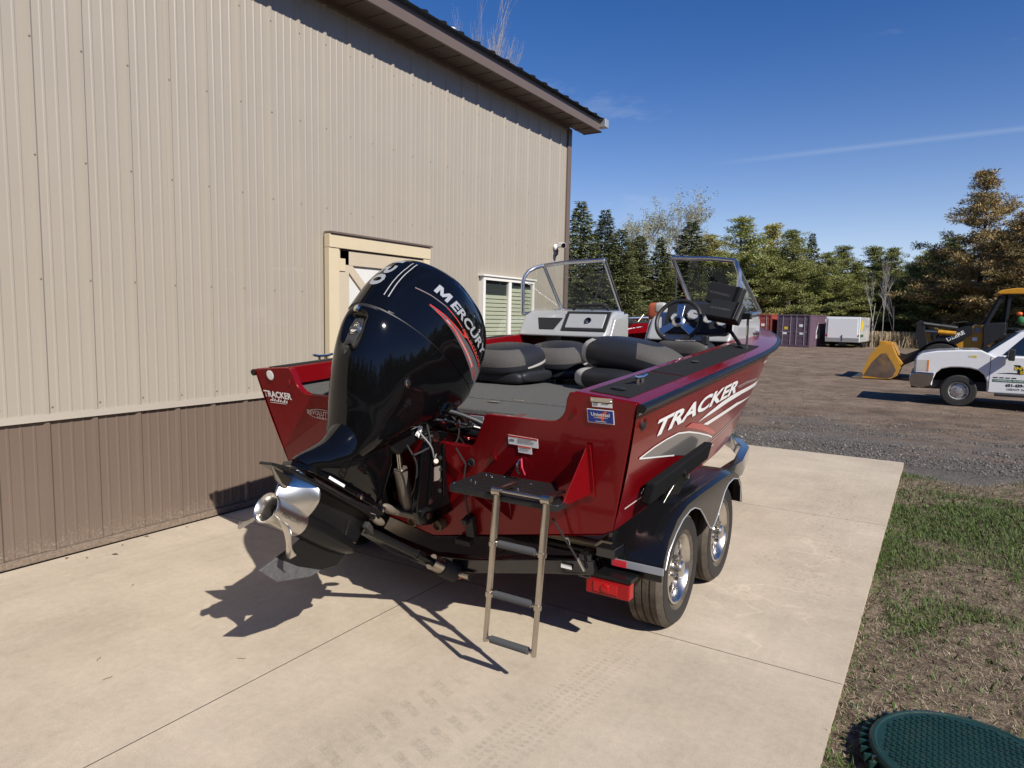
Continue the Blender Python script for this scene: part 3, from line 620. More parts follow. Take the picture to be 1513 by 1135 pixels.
# transom hardware and stickers (flat vinyl on the plate)
def TF(a, z, up=.0): p = (X0+a, ty(z)-.004-up, z-.001); return frame(p, (1, 0, 0), (0, -.228, 1))
def tplate(name, a0, a1, z0, z1, m, up=.0, th=.002, tilt=0., parent=None):
    T = TF((a0+a1)/2, (z0+z1)/2, up) @ Matrix.Rotation(tilt, 4, 'Z')
    return MB().box((0, 0, 0), (a1-a0, z1-z0, th), T).build(name, m, parent or transom, smooth=0)
def ttext(s, a0, z0, w_, h_, m, up=.0025, tilt=0., **k):
    return flat_text(s, w_, h_, TF(a0, z0, up) @ Matrix.Rotation(tilt, 4, 'Z'), m, transom, **k)
def tbars(a0, z0, w_, h_, n, m, up):
    rr = random.Random(int(a0*1000)); me = poly_mesh([[(0, -k*h_*1.9), (w_*rr.uniform(.7, 1), -k*h_*1.9), (w_*rr.uniform(.7, 1), -k*h_*1.9+h_), (0, -k*h_*1.9+h_)] for k in range(n)])
    me.transform(TF(a0, z0, up)); return obj('small_print', me, m, transom, smooth=0)
BLUEV = mat('blue_vinyl', (.012, .03, .23), .4); ORV = mat('orange_vinyl', (.7, .10, .03), .4); GREYT = mat('small_print', (.22, .22, .22), .6); REDV = mat('red_vinyl', (.55, .02, .02), .4)
tplate('sticker_border', 1.040, 1.172, 1.204, 1.270, DECALW); tplate('blue_sticker', 1.044, 1.168, 1.2075, 1.2665, BLUEV, .001)
me = poly_mesh([[(.03, .0), (.05, .045), (.014, .035)], [(.01, .02), (.055, .05), (.05, .058), (.005, .03)]]); me.transform(TF(1.085, 1.209, .0022)); obj('arrow_print', me, ORV, transom, smooth=0)
ttext('Universal', 1.060, 1.238, .092, .017, DECALW, .003, bold=.02); ttext('MARINE & RV', 1.074, 1.228, .068, .007, DECALW, .003, bold=.015); tbars(1.08, 1.2125, .058, .0025, 1, DECALW, .003)
tplate('capacity_plate', 1.062, 1.168, 1.304, 1.324, mat('plate_metal', (.55, .52, .45), .35, .7), 0, .003); 
for a in (1.067, 1.163): MB().ball((0, 0, .002), .0035, 6, TF(a, 1.314, .001)).build('rivet', CHROME, transom)
tplate('serial_label', 1.068, 1.166, 1.281, 1.300, DECALW)
tbars(1.072, 1.296, .03, .004, 2, GREYT, .0022); tbars(1.115, 1.296, .045, .005, 1, GREYT, .0022)
wl_ = tplate('warning_sticker', .592, .762, 1.043, 1.092, DECALW, 0, .002, -.03); tplate('red_band', .594, .760, 1.083, 1.091, REDV, .0012, .002, -.03)
tbars(.645, 1.074, .105, .003, 4, GREYT, .0022); tbars(.60, 1.062, .03, .012, 1, GREYT, .0022)
tplate('warning_sticker', .644, .722, 1.006, 1.043, DECALW, 0, .002, -.03); tplate('orange_band', .646, .720, 1.036, 1.0425, ORV, .0012, .002, -.03)
tbars(.652, 1.029, .06, .0025, 3, GREYT, .0022)
ttext('TRACKER', -1.236, 1.142, .258, .043, DECALW, .002, -.02, bold=.035, sx=1.2);
for k in range(9):
    me = poly_mesh([[(0, 0), (.012, 0), (.019, .011+.006*((k*5) % 3)), (.010, .011+.006*((k*5) % 3))]]); me.transform(TF(-1.19+.0185*k, 1.117-.0006*k, .002)); obj('script_stroke', me, DECALW, transom, smooth=0)
me = poly_mesh([[(.0, -.002), (.15, -.002), (.15, .001), (.0, .001)]]); me.transform(TF(-1.19, 1.107, .002)); obj('underline', me, DECALW, transom, smooth=0)
# oval hull logo
n_ = 36; ov = [(.115*math.cos(2*PI*k/n_), .032*math.sin(2*PI*k/n_)) for k in range(n_)]; iv = [(a*.95, b*.86) for a, b in ov]
mb = MB(); mb.loft([[(a, b, 0) for a, b in ov], [(a, b, 0) for a, b in iv]], caps=False); me = mb.mesh('ring'); me.transform(TF(-.74, 1.070, .002)); obj('oval_logo', me, mat('pale_vinyl', (.52, .42, .38), .4), transom, smooth=0)
ttext('REVOLUTION', -.86, 1.062, .24, .030, MATS['pale_vinyl'], .0025, -.02, bold=.02); ttext('HULL', -.78, 1.043, .085, .014, MATS['pale_vinyl'], .0025, -.02, bold=.02)
MB().lathe([(.034, 0), (.034, .002), (.0, .002)], 24, TF(-1.14, 1.284)).build('round_emblem', mat('emblem_grey', (.36, .30, .28), .4), transom)
MB().lathe([(.030, 0), (.030, .003), (.026, .0032), (.026, .0036), (.0, .0036)], 24, TF(-1.14, 1.284)).build('emblem_ring', DECALW, transom)
for a, z in ((-.10, .51), (.08, .52)):
    MB().lathe([(.038, 0), (.038, .02), (.032, .045), (.024, .05), (.02, .03), (.0, .03)], 18, TF(a, z)).build('drain_fitting', mat('bronze_fitting', (.16, .115, .075), .5, .4), transom)
MB().lathe([(.022, 0), (.022, .008), (.016, .01), (.016, .001), (.0, .001)], 18, TF(.345, .915)).build('drain_port', BLACKP, transom)
MB().box((0, 0, .02), (.055, .12, .04), TF(.30, .55)).box((0, .05, .05), (.035, .03, .06), TF(.30, .55)).build('transducer_bracket', BLACKP, transom, bevel=.006)
MB().box((0, 0, .03), (.10, .035, .05), TF(.25, .455)).build('transducer', BLACKP, transom, bevel=.008)
MB().tube([(X0+.30, ty(.6)-.03, .60), (X0+.29, ty(.8)-.03, .78), (X0+.315, ty(.9)-.02, .90), (X0+.27, ty(.97)-.03, .985)], .005, 6).build('transducer_cable', BLACKP, transom)
MB().box((0, 0, .02), (.06, .09, .05), TF(-.28, .57)).box((0, .04, .05), (.04, .03, .05), TF(-.28, .57)).build('transducer_bracket', BLACKP, transom, bevel=.006)
tplate('white_tag', -.42, -.345, .50, .54, DECALW, .05, .02)
# tie-down ring
MB().tube([(X0+.655+.0, ty(.95)-.018-.045*math.sin(a)*.6, .935+.035*math.cos(a)) for a in np.linspace(-.3, 3.5, 12)], .0065, 8).build('tie_down_ring', CHROME, transom)
MB().tube([(X0+.66, ty(.97)-.01, .975), (X0+.68, ty(.93)-.045, .935), (X0+.69, ty(.9)-.04, .90)], .005, 6).build('red_cord', mat('red_cord', (.45, .02, .05), .7), transom)
# swim platform, gussets and ladder
plat = MB().prism([(.42, 2.60), (.44, 2.565), (1.0, 2.555), (1.03, 2.575), (1.035, 2.64), (.84, 2.905), (.40, 2.905)], .838, .868, lambda a, b, t: (X0+a, b, t)).build('swim_platform', mat('platform_black', (.012, .012, .012), .45, var=.3, vscale=30, streak=(1, 12, 1)), boat, bevel=.006)
rid = MB()
for k in range(6): rid.box((X0+.68, 2.60+.05*k, .869), (.50-.05*k, .006, .004))
rid.build('tread_ridges', BLACKP, plat, smooth=0)
for a, b in ((.455, 2.86), (.50, 2.845), (.46, 2.72), (.50, 2.70), (.56, 2.87), (.74, 2.83), (.745, 2.70), (.43, 2.62)):
    MB().lathe([(.008, 0), (.007, .004), (.0, .006)], 10, Matrix.Translation((X0+a, b, .869))).build('bolt', CHROME, plat)
gus = MB().prism([(2.845, 1.092), (2.915, .845), (2.60, .852)], .0, .005, lambda a, b, t: (X0+1.025+t, a, b))
gus.prism([(2.83, 1.095), (2.90, .83), (2.91, .83), (2.84, 1.095)], -.0, .03, lambda a, b, t: (X0+1.02+t, a, b)).build('gusset', RED, boat, bevel=.002)
for a in (.47, .55):
    MB().prism([(2.89, .835), (2.955, .62), (2.64, .835)], 0, .005, lambda p, q, t: (X0+a+t, p, q)).build('gusset', RED, boat, bevel=.0015)
ladder = MB().tube([(X0+.728, 2.548, .893), (X0+.984, 2.548, .893)], .008, 10).build('boarding_ladder', STEEL, boat)
for a in (.728, .984): MB().tube([(X0+a, 2.70, .893), (X0+a, 2.60, .893), (X0+a, 2.548, .893)], .014, 10).tube([(X0+a-.022, 2.548, .89), (X0+a+.022, 2.548, .89)], .021, 12).build('ladder_hinge', STEEL, ladder)
for a0, a1 in ((.728, .685), (.984, .945)):
    p0 = Vector((X0+a0, 2.548, .875)); p3 = Vector((X0+a1, 2.535, .172)); q = lambda t: p0.lerp(p3, t)
    MB().tube([q(0), q(.34)], .0185, 12).tube([q(.315), q(.345)], .0215, 12).build('ladder_leg', STEEL, ladder)
    MB().tube([q(.33), q(.68)], .0155, 12).tube([q(.655), q(.69)], .0185, 12).build('ladder_leg', STEEL, ladder)
    MB().tube([q(.68), q(1.0)], .0125, 12).build('ladder_leg', STEEL, ladder)
for t, r_ in ((.325, .0), (.665, .0), (.975, .0)):
    z_ = .875+(.172-.875)*t; a0 = .728+(.685-.728)*t; a1 = .984+(.945-.984)*t; y_ = 2.548-.013*t
    MB().tube([(X0+a0, y_, z_), (X0+a1, y_, z_)], .011, 10).build('rung_bar', STEEL, ladder)
    MB().tube([(X0+a0+.03, y_, z_), (X0+a1-.03, y_, z_)], .0175, 14).build('rung_tread', mat('rung_grey', (.065, .067, .07), .7), ladder)
# hull graphics wrapped on the starboard side
HB = bvh_of(hull)
def hdecal(me, y0, z0, m, slope=.058, off=.002, name='hull_graphic', step=.05):
    wrap(me, HB, lambda a, b: Vector((10, y0+a, z0+slope*a+b)), (-1, 0, 0), off, step); return obj(name, me, m, hull, smooth=60)
DKGREY = mat('grey_graphic', (.13, .125, .12), .3, 0, .6)
hdecal(fit_text('TRACKER', 1.545, .091, bold=.035, shear=.22), 3.125, 1.108, DECALW, off=.004, name='hull_lettering')
hdecal(fit_text('TRACKER', 1.545, .091, bold=.045, shear=.22), 3.133, 1.103, mat('lettering_shadow', (.03, .012, .012), .4), off=.0022, name='lettering_edge')
def hpoly(pts, m, off=.002, name='hull_graphic'): return hdecal(poly_mesh([[(y, z) for y, z in pts]]), 0, 0, m, 0, off, name)
def stripe(pts, w_, m, off=.0025, name='pinstripe'):
    up = [(y, z+w_/2) for y, z in pts]; dn = [(y, z-w_/2) for y, z in pts[::-1]]; return hpoly(up+dn, m, off, name)
stripe([(2.83, 1.259), (3.65, 1.325), (4.4, 1.378), (5.1, 1.425), (6.0, 1.478), (6.8, 1.525)], .010, DECALW)
hpoly([(3.884, 1.092), (4.179, 1.115), (4.523, 1.145), (4.929, 1.166), (5.35, 1.170), (5.75, 1.165), (5.85, 1.185), (5.75, 1.205), (5.35, 1.205), (4.985, 1.2), (4.639, 1.19), (4.341, 1.165), (4.059, 1.125)], DECALW, .003)
hpoly([(4.134, 1.043), (4.48, 1.063), (4.915, 1.085), (5.578, 1.095), (4.837, 1.109), (4.403, 1.085), (4.016, 1.062)], DECALW, .003)
hpoly([(3.651, 1.091), (3.752, 1.105), (3.954, 1.075), (4.25, 1.003), (4.426, .954), (4.346, .951), (4.039, 1.022), (3.829, 1.062)], mat('bright_red', (.42, .008, .008), .3, 0, .6), .0035)
gl = [(2.985, 1.030), (3.167, 1.056), (3.337, 1.070), (3.528, 1.076), (3.733, 1.055), (3.97, 1.015), (4.247, .960), (4.36, .932), (4.2, .90), (4.015, .880), (3.80, .905), (3.576, .945), (3.3, .985)]
hpoly(gl, DKGREY, .002)
cy = sum(p[0] for p in gl)/len(gl); cz = sum(p[1] for p in gl)/len(gl)
stripe([gl[0], gl[1], gl[2], gl[3], gl[4], gl[5], gl[6], gl[7]], .009, DECALW, .004); stripe([gl[0], gl[12], gl[11]], .008, DECALW, .004)
stripe([(4.0, .875), (4.385, .895), (4.8, .935), (5.3, .985)], .006, SILVERV); stripe([(4.2, .90), (4.45, .925), (4.8, .96), (5.3, 1.01)], .006, SILVERV)
stripe([(3.0, .775), (3.3, .79), (3.9, .825), (4.5, .86)], .007, DECALW)
stripe([(4.70, 1.235), (4.99, 1.248), (5.48, 1.238)], .007, SILVERV); stripe([(4.75, 1.222), (5.0, 1.237), (5.48, 1.228)], .005, SILVERV)
for k in range(4): hpoly([(5.55+.07*k, 1.345), (5.59+.07*k, 1.347), (5.605+.07*k, 1.37), (5.565+.07*k, 1.368)], DECALW, .003, 'small_mark')
MB().lathe([(.034, 0), (.034, .012), (.024, .018), (.022, .008), (.0, .008)], 18, Matrix.Translation((X0+1.258, 2.92, 1.212)) @ Matrix.Rotation(PI/2-.2, 4, 'Y')).build('bilge_outlet', BLACKP, hull)
# cleats, rod-holder caps
def cleat(side, y):
    a = gbeam(y)-.16; z_ = gsheer(y)+.028; c = MB()
    for d in (-.03, .03): c.tube([(X0+side*a, y+d, z_-.01), (X0+side*a, y+d, z_+.022)], .009, 8)
    c.tube([(X0+side*a, y-.085, z_+.034), (X0+side*a, y-.04, z_+.026), (X0+side*a, y+.04, z_+.026), (X0+side*a, y+.085, z_+.034)], .009, 8)
    c.build('cleat', CHROME, boat)
for s_ in (1, -1): cleat(s_, 3.22); cleat(s_, 6.3)
MB().lathe([(.04, 0), (.04, .006), (.03, .01), (.0, .01)], 18, Matrix.Translation((X0+gbeam(3)-.17, 2.98, gsheer(3)+.026)) @ Matrix.Diagonal((1, .6, 1, 1))).build('fuel_cap', BLACKP, boat)
MB().lathe([(.035, 0), (.035, .005), (.0, .008)], 18, Matrix.Translation((X0+gbeam(4.2)-.17, 4.15, gsheer(4.2)+.028)) @ Matrix.Diagonal((.6, 1, 1, 1))).build('rod_cap', CHROME, boat)
MB().box((X0-.972, 3.16, 1.305), (.004, .10, .022)).build('side_sticker', DECALW, boat, smooth=0)
flat_text('VERSATRACK', .085, .010, frame((X0-.969, 3.118, 1.301), (0, 1, 0), (0, 0, 1)), GREYT, boat, bold=.01)
MB().lathe([(.02, 0), (.016, .012), (.0, .014)], 12, Matrix.Translation((X0-.968, 5.05, 1.405)) @ Matrix.Rotation(PI/2, 4, 'Y')).build('rail_knob', CHROME, boat)

# ---- consoles, windshields
GEL = mat('silver_gelcoat', (.40, .41, .41), .3, .15, .6); GELD = mat('console_black', (.014, .014, .015), .55)
def rbox(mb, c, d, T=None): return mb.box(c, d, T)
def console(side, x0, x1):
    """side panel nearest the aisle at x1; x measured from the keel line"""
    s = side; o = MB()
    fe = 6.5 if side > 0 else 5.97
    prof = [(5.46, 1.50), (5.60, 1.69), (5.72, 1.735), (fe-.12, 1.745), (fe, 1.70), (fe, 1.24), (5.9, 1.24), (5.9, 1.50)]
    o.prism(prof, x0, x1, lambda a, b, t: (X0+s*t, a, b))
    c = o.build('console', GEL, boat, bevel=.035, seg=4)
    MB().prism([(5.88, 1.49), (5.93, .80), (fe-.1, .80), (fe-.1, 1.23), (5.92, 1.30)], x0+.03, x1-.25, lambda a, b, t: (X0+s*t, a, b)).build('console_base', GELD, c, smooth=0)
    MB().prism([(5.50, 1.46), (5.62, 1.67), (fe-.06, 1.72), (fe-.02, 1.10), (fe-.15, .90), (5.72, .95), (5.60, 1.30)], x0-.028, x0+.012, lambda a, b, t: (X0+s*t, a, b)).build('console_side', GEL, c, bevel=.012, seg=3)
    return c
pc = console(-1, .085, .985)
MB().box((X0-.66, 6.22, 1.715), (.66, .50, .06)).build('dash_top', GEL, pc, bevel=.02, seg=3); scn = console(1, .28, .985)
def CF(a, z, s=1, up=.0):
    """frame on the slanted aft face of a console"""
    t = (z-1.50)/.19; return frame((X0+a, 5.46+.14*t-up, z), (1, 0, 0), (0, .14, .19))
MB().prism([(-.13, .07), (.13, .07), (.075, -.06), (-.075, -.06)], -.002, .006, lambda a, b, t: (a, b, t), CF(-.69, 1.61)).build('cup_recess', GELD, pc, bevel=.002)
gb = MB().box((0, 0, .006), (.44, .215, .012), CF(-.315, 1.64)).build('glovebox_surround', BLACKP, pc, bevel=.006)
MB().box((0, 0, .016), (.37, .155, .012), CF(-.315, 1.635)).build('glovebox_door', GEL, pc, bevel=.008)
MB().lathe([(.032, 0), (.032, .012), (.022, .018), (.0, .018)], 20, CF(-.29, 1.645, up=.02)).build('glovebox_latch', BLACKG, pc)
MB().lathe([(.014, 0), (.014, .01), (.0, .012)], 14, CF(-.288, 1.641, up=.038)).build('latch_key', CHROME, pc)
MB().tube([(X0-.50, 5.66, 1.745), (X0-.46, 5.66, 1.785), (X0-.2, 5.66, 1.79), (X0-.14, 5.66, 1.75)], .017, 8).build('grab_handle', BLACKP, pc)
me = poly_mesh([[(0, 0), (.03, .0), (.075, .11), (.07, .12), (.06, .12)]]);
o = MB().tube([(X0-.067, 5.75, 1.52), (X0-.067, 5.95, 1.58), (X0-.067, 6.3, 1.60)], .004, 6).build('side_trim', DECALW, pc)
WG = glass('windshield_glass', (.80, .82, .80))
def windshield(side, aisle, lean=1):
    s = side; f = MB()
    A = (s*1.0, 5.59, 1.70); B = (s*1.0, 5.585, 2.0); Cc = (s*.97, 5.63, 2.10); D = (s*.90, 5.80, 2.165); E = (s*aisle[0], 5.83, 2.205); G = (s*aisle[1], 6.40, 1.745); H = (s*1.0, 6.38, 1.75)
    W = lambda p: (X0+p[0], p[1], p[2])
    path = [W(A), W(B), W((s*.995, 5.60, 2.05)), W(Cc), W((s*.94, 5.71, 2.14)), W(D), W((s*.7, 5.825, 2.19)), W(E)]
    fo = f.tube(path, .019, 10).build('windshield', ALU, boat)
    MB().tube([W(E), W(G)], .018, 10).build('windshield_post', ALU, fo); MB().tube([W(A), W(H), W(G)], .016, 10).build('windshield_sill', ALU, fo)
    MB().tube([W(D), W(H)], .016, 10, flat=1.3).build('windshield_post', ALU, fo)
    MB().add([W(A), W(B), W(Cc), W(D), W(H)], [(0, 1, 2, 3, 4)]).build('side_pane', WG, fo, smooth=0); MB().add([W(D), W(E), W(G), W(H)], [(0, 1, 2, 3)]).build('front_pane', WG, fo, smooth=0)
    MB().tube([W((E[0]+s*.03, 5.86, 2.10)), W((s*(aisle[1]+.03), 5.78, 1.72))], .008, 8).build('prop_rod', BLACKP, fo)
windshield(-1, (.28, .34)); windshield(1, (.36, .40))
# dash and helm
dash = MB().prism([(5.48, 1.56), (5.60, 1.80), (5.72, 1.83), (5.95, 1.77), (5.95, 1.6)], .42, .97, lambda a, b, t: (X0+t, a, b)).build('dash', GELD, boat, bevel=.02, seg=3)
def DFm(a, k, up=0.): z = 1.56+.24*k; return frame((X0+a, 5.48+.12*k-up, z), (1, 0, 0), (0, .12, .24))
for a, k, r_ in ((.52, .55, .045), (.66, .66, .055), (.79, .52, .045), (.90, .45, .048)):
    gg = MB().lathe([(r_, 0), (r_, .014), (r_*.86, .016), (r_*.86, .006), (.0, .006)], 24, DFm(a, k, .004)).build('gauge', CHROME, dash)
    MB().lathe([(r_*.84, .007), (.0, .0075)], 24, DFm(a, k, .004)).build('gauge_face', mat('gauge_face', (.35, .36, .38), .4), gg)
    MB().box((r_*.25, r_*.2, .010), (r_*.7, .004, .003), DFm(a, k, .004) @ Matrix.Rotation(a*9, 4, 'Z')).build('needle', BLACKP, gg)
wc = Vector((X0+.648, 5.20, 1.666)); Tw = frame(wc, (1, 0, 0), (0, .42, .91))
sw = MB().tube([(.172*math.cos(2*PI*k/40), .172*math.sin(2*PI*k/40), 0) for k in range(40)], .0165, 10, closed=True, T=Tw).build('steering_wheel', BLACKP, boat)
for a in (90, 215, 325):
    ca_, sa_ = math.cos(R(a)), math.sin(R(a)); p = [(-.02, 0), (.02, 0), (.032, .165), (-.032, .165)]
    MB().prism([(x*sa_+y*ca_, -x*ca_+y*sa_) for x, y in p], -.022, -.008, lambda u, v, t: (u, v, t), Tw).build('spoke', ALU, sw, bevel=.003)
MB().lathe([(.05, -.03), (.05, -.004), (.036, .006), (.0, .008)], 24, Tw).build('wheel_hub', ALU, sw); MB().lathe([(.026, .004), (.024, .012), (.0, .014)], 20, Tw).build('hub_cap', BLACKG, sw)
MB().tube([Tw @ Vector((0, 0, -.02)), Vector((X0+.648, 5.5, 1.61))], .03, 12).build('steering_column', BLACKP, sw)
MB().tube([(X0+.93, 4.98, 1.36), (X0+.93, 4.98, 1.50)], .022, 10).box((X0+.93, 4.98, 1.53), (.05, .05, .07)).build('throttle_lever', BLACKP, boat, bevel=.01)
# fish finders
def finder(loc, wd, ht, dp, tilt, turn, label, brand=True):
    t = thing('fish_finder', label, 'fish finder', loc); T = Matrix.Translation(loc) @ Matrix.Rotation(turn, 4, 'Z') @ Matrix.Rotation(tilt[0], 4, 'X') @ Matrix.Rotation(tilt[1], 4, 'Y')
    MB().box((0, 0, 0), (wd, dp, ht), T).build('housing', BLACKP, t, bevel=.012, seg=3)
    MB().box((0, -dp/2-.006, 0), (wd*.97, .016, ht*.95), T).build('screen_cover', mat('cover_black', (.012, .012, .013), .6), t, bevel=.007)
    MB().box((wd*.36, -dp/2-.004, 0), (.02, .03, ht*.99), T).build('cover_strap', BLACKS, t, bevel=.004)
    if brand: flat_text('HUMMINBIRD', wd*.62, ht*.10, T @ frame((-wd*.42, -dp/2-.0155, -.01), (1, 0, 0), (0, 0, 1)), mat('grey_print', (.12, .12, .12), .5), t, bold=.02)
    return t, T
f1, T1 = finder((X0+.96, 5.36, 1.865), .27, .165, .07, (R(-12), R(13)), R(-6), 'black covered fish finder standing highest behind the starboard windshield')
MB().tube([(X0+.96, 5.37, 1.80), (X0+.97, 5.44, 1.70), (X0+.96, 5.50, 1.60)], .022, 10).build('stand', BLACKS, f1)
f2, T2 = finder((X0+1.03, 5.12, 1.735), .25, .15, .075, (R(-30), R(10)), R(-4), 'black covered fish finder on an arm over the starboard gunwale')
MB().tube([(X0+1.06, 5.16, 1.69), (X0+1.05, 5.2, 1.60), (X0+1.12, 5.22, 1.50), (X0+1.14, 5.22, 1.475)], .014, 8).build('stand', BLACKS, f2)
MB().box((X0+1.15, 5.14, 1.71), (.12, .06, .045)).build('mount_arm', BLACKS, f2, bevel=.006); MB().tube([(X0+1.19, 5.13, 1.70), (X0+1.19, 5.13, 1.47)], .009, 8).build('mount_post', CHROME, f2)
MB().lathe([(.05, 0), (.05, .01), (.03, .02), (.0, .02)], 16, Matrix.Translation((X0+1.14, 5.2, 1.475))).build('mount_base', BLACKP, f2)

# ---- seats
VIN = mat('charcoal_vinyl', (.018, .019, .023), .45, 0, 0, spec=.35, bump=.12, bscale=150); TWEED = mat('grey_tweed', (.085, .080, .077), .9, spec=.15, var=.3, vscale=150, bump=.3, bscale=300); LVIN = mat('light_vinyl', (.42, .41, .39), .45)
def pillow(name, c, d, m, parent, n1=.55, n2=.6, T=None, nn=20, squash=None):
    def sp(v, e): return math.copysign(abs(v)**e, v)
    rr = []
    for i in range(1, nn):
        a = -PI/2+PI*i/nn; rr.append([(d[0]/2*sp(math.cos(a), n1)*sp(math.cos(q), n2), d[1]/2*sp(math.cos(a), n1)*sp(math.sin(q), n2), d[2]/2*sp(math.sin(a), n1)) for q in [2*PI*k/36 for k in range(36)]])
    if squash: rr = [[squash(Vector(p)) for p in r] for r in rr]
    TT = Matrix.Translation(c) @ (T or Matrix.Identity(4))
    return MB().loft(rr, T=TT).build(name, m, parent, smooth=60)
def shell_parts(c, d, T, n1, n2, rules, parent, squash=None, nn=40, nq=80):
    """superellipsoid cushion whose cover panels follow its seams: rules = [(name, material, test(lat, lon))], first match wins"""
    def sp(v, e): return math.copysign(abs(v)**e, v)
    P = []; TT = Matrix.Translation(c) @ T
    for i in range(nn+1):
        a = -PI/2+PI*i/nn; row = []
        for k in range(nq):
            q = 2*PI*k/nq; p = Vector((d[0]/2*sp(math.cos(a), n1)*sp(math.cos(q), n2), d[1]/2*sp(math.cos(a), n1)*sp(math.sin(q), n2), d[2]/2*sp(math.sin(a), n1))); row.append(TT @ (squash(p) if squash else p))
        P.append(row)
    out = {}
    for i in range(nn):
        for k in range(nq):
            la, lo = math.degrees(-PI/2+PI*(i+.5)/nn), math.degrees(2*PI*(k+.5)/nq); lo = lo-360 if lo > 180 else lo
            for r in rules:
                if r[2](la, lo): out.setdefault(r[0], []).append((i, k)); break
    first = None
    for nm, m, _ in rules:
        if nm not in out: continue
        ids = {}; vs = []; fs = []
        def vid(i, k):
            key = (i, k % nq)
            if key not in ids: ids[key] = len(vs); vs.append(P[i][k % nq])
            return ids[key]
        for i, k in out[nm]: fs.append((vid(i, k), vid(i, k+1), vid(i+1, k+1), vid(i+1, k)))
        me = bpy.data.meshes.new(nm); me.from_pydata([tuple(v) for v in vs], [], fs); o = obj(nm, me, m, parent if first is None else first, smooth=60)
        if first is None and parent is boat: first = o
    return first
def yes(a, b): return True
def folded_seat(a, y, z, w_, rz, deck_z):
    T = Matrix.Rotation(rz, 4, 'Z')
    base = shell_parts((X0+a, y, z+.065), (w_*.97, .44, .13), T, .35, .35, [('seat', VIN, yes)], boat)
    MB().tube([(X0+a, y, deck_z-.35), (X0+a, y, z+.02)], .035, 12).build('pedestal', BLACKS, base)
    for dx in (-.12, .0, .12): MB().tube([tuple(Matrix.Translation((X0+a, y, z)) @ T @ Vector((dx, -.221, t))) for t in (.02, .07, .115)], .004, 6).build('seam', BLACKP, base)
    def sq(p): return Vector((p.x*(1-.08*(p.y/.28)), p.y, p.z*(1-.18*(p.y/.28)) if p.z > 0 else p.z*(.45+.55*float(smooth01(-.10, .22, p.y+.55*abs(p.x)-.02)))))
    T3 = T @ Matrix.Rotation(R(10), 4, 'X')
    shell_parts((X0+a, y-.01, z+.155), (w_*1.10, .60, .31), T3, .78, .74, [('tweed_panel', TWEED, lambda la, lo: 4 < la < 50 and -150 < lo < -22), ('side_bolster', LVIN, lambda la, lo: -3 < la < 2 and -20 < lo < 80), ('backrest', VIN, yes)], base, sq)
    pillow('front_bolster', (X0+a+.02, y-.16, z+.05), (w_*.98, .20, .11), VIN, base, .6, .5, T); pillow('side_cushion', (X0+a+w_*.47, y-.02, z+.06), (.14, .42, .09), VIN, base, .6, .5, T)
    dg_ = bpy.context.evaluated_depsgraph_get(); kids = [o_ for o_ in base.children if o_.name.startswith('backrest')]; bv = BVHTree.FromObject(kids[0], dg_)
    me = fit_text('TRACKER', .17, .020, bold=.02); wrap(me, bv, lambda p, q: Matrix.Translation((X0+a, y, z+1)) @ T @ Vector((p-.085, q+.10, 0)), (0, 0, -1), .002, .02); obj('embroidery', me, LVIN, base, smooth=0)
    return base
folded_seat(-.56, 4.66, 1.155, .52, R(-4), 1.15)
folded_seat(-.36, 5.16, 1.165, .50, R(3), 1.12)
# starboard seat lying folded forward
TB = Matrix.Rotation(R(-9), 4, 'Z')
sb = shell_parts((X0+.36, 4.68, 1.235), (.58, .44, .18), TB, .7, .65, [('seat', VIN, lambda la, lo: not (abs(lo) > 112)), ('light_bolster', LVIN, yes)], boat)
MB().tube([(X0+.46, 4.74, .77), (X0+.46, 4.74, 1.2)], .035, 12).build('pedestal', BLACKS, sb)
def sq2(p): return Vector((p.x, p.y*(1-.12*p.x/.36), p.z*(1-.12*p.x/.36)-.05*max(0, p.x/.36)**2))
TC = TB @ Matrix.Rotation(R(5), 4, 'Y')
shell_parts((X0+.48, 4.78, 1.40), (.78, .54, .25), TC, .72, .66, [('backrest_edge', LVIN, lambda la, lo: abs(lo) > 124 and la < 40), ('tweed_panel', TWEED, lambda la, lo: 5 < la < 66 and -75 < lo < 25), ('backrest', VIN, yes)], sb, sq2)
shell_parts((X0+.76, 5.06, 1.43), (.44, .22, .19), TB, .5, .55, [('tweed_panel', TWEED, lambda la, lo: 0 < la < 55 and -150 < lo < -30), ('rear_backrest', VIN, yes)], sb)
flat_text('TRACKER', .16, .018, frame((X0+.70, 4.985, 1.518), (1, -.05, 0), (0, .5, .22)), LVIN, sb, name='embroidery', bold=.02)
# bow: seat back in orange and white, low rail
bs = pillow('bow_seat', (X0-.15, 6.9, 1.755), (.19, .11, .18), mat('orange_vinyl_seat', (.42, .10, .045), .5), boat, .6, .5)
pillow('white_panel', (X0-.105, 6.895, 1.785), (.12, .115, .125), LVIN, bs, .6, .5); MB().tube([(X0-.15, 6.92, 1.24), (X0-.15, 6.92, 1.70)], .03, 10).build('pedestal', BLACKS, bs)
MB().tube([(X0-.75, 7.1, 1.665), (X0-.45, 7.7, 1.69), (X0-.1, 8.1, 1.70), (X0+.25, 8.0, 1.70)], .016, 8).build('bow_rail', ALU, boat)
tm_ = MB().tube([(X0-.62, 7.2, 1.62), (X0-.18, 8.25, 1.66)], .022, 10).build('trolling_motor', BLACKP, boat)
MB().ball((X0-.62, 7.2, 1.63), .07, 10, None, (1, 1.7, .8)).build('motor_head', BLACKP, tm_); MB().tube([(X0-.30, 7.9, 1.62), (X0-.12, 8.35, 1.66)], .05, 14).build('motor_pod', BLACKS, tm_); MB().box((X0-.42, 7.7, 1.60), (.10, .34, .06)).build('motor_mount', BLACKS, tm_, bevel=.01)
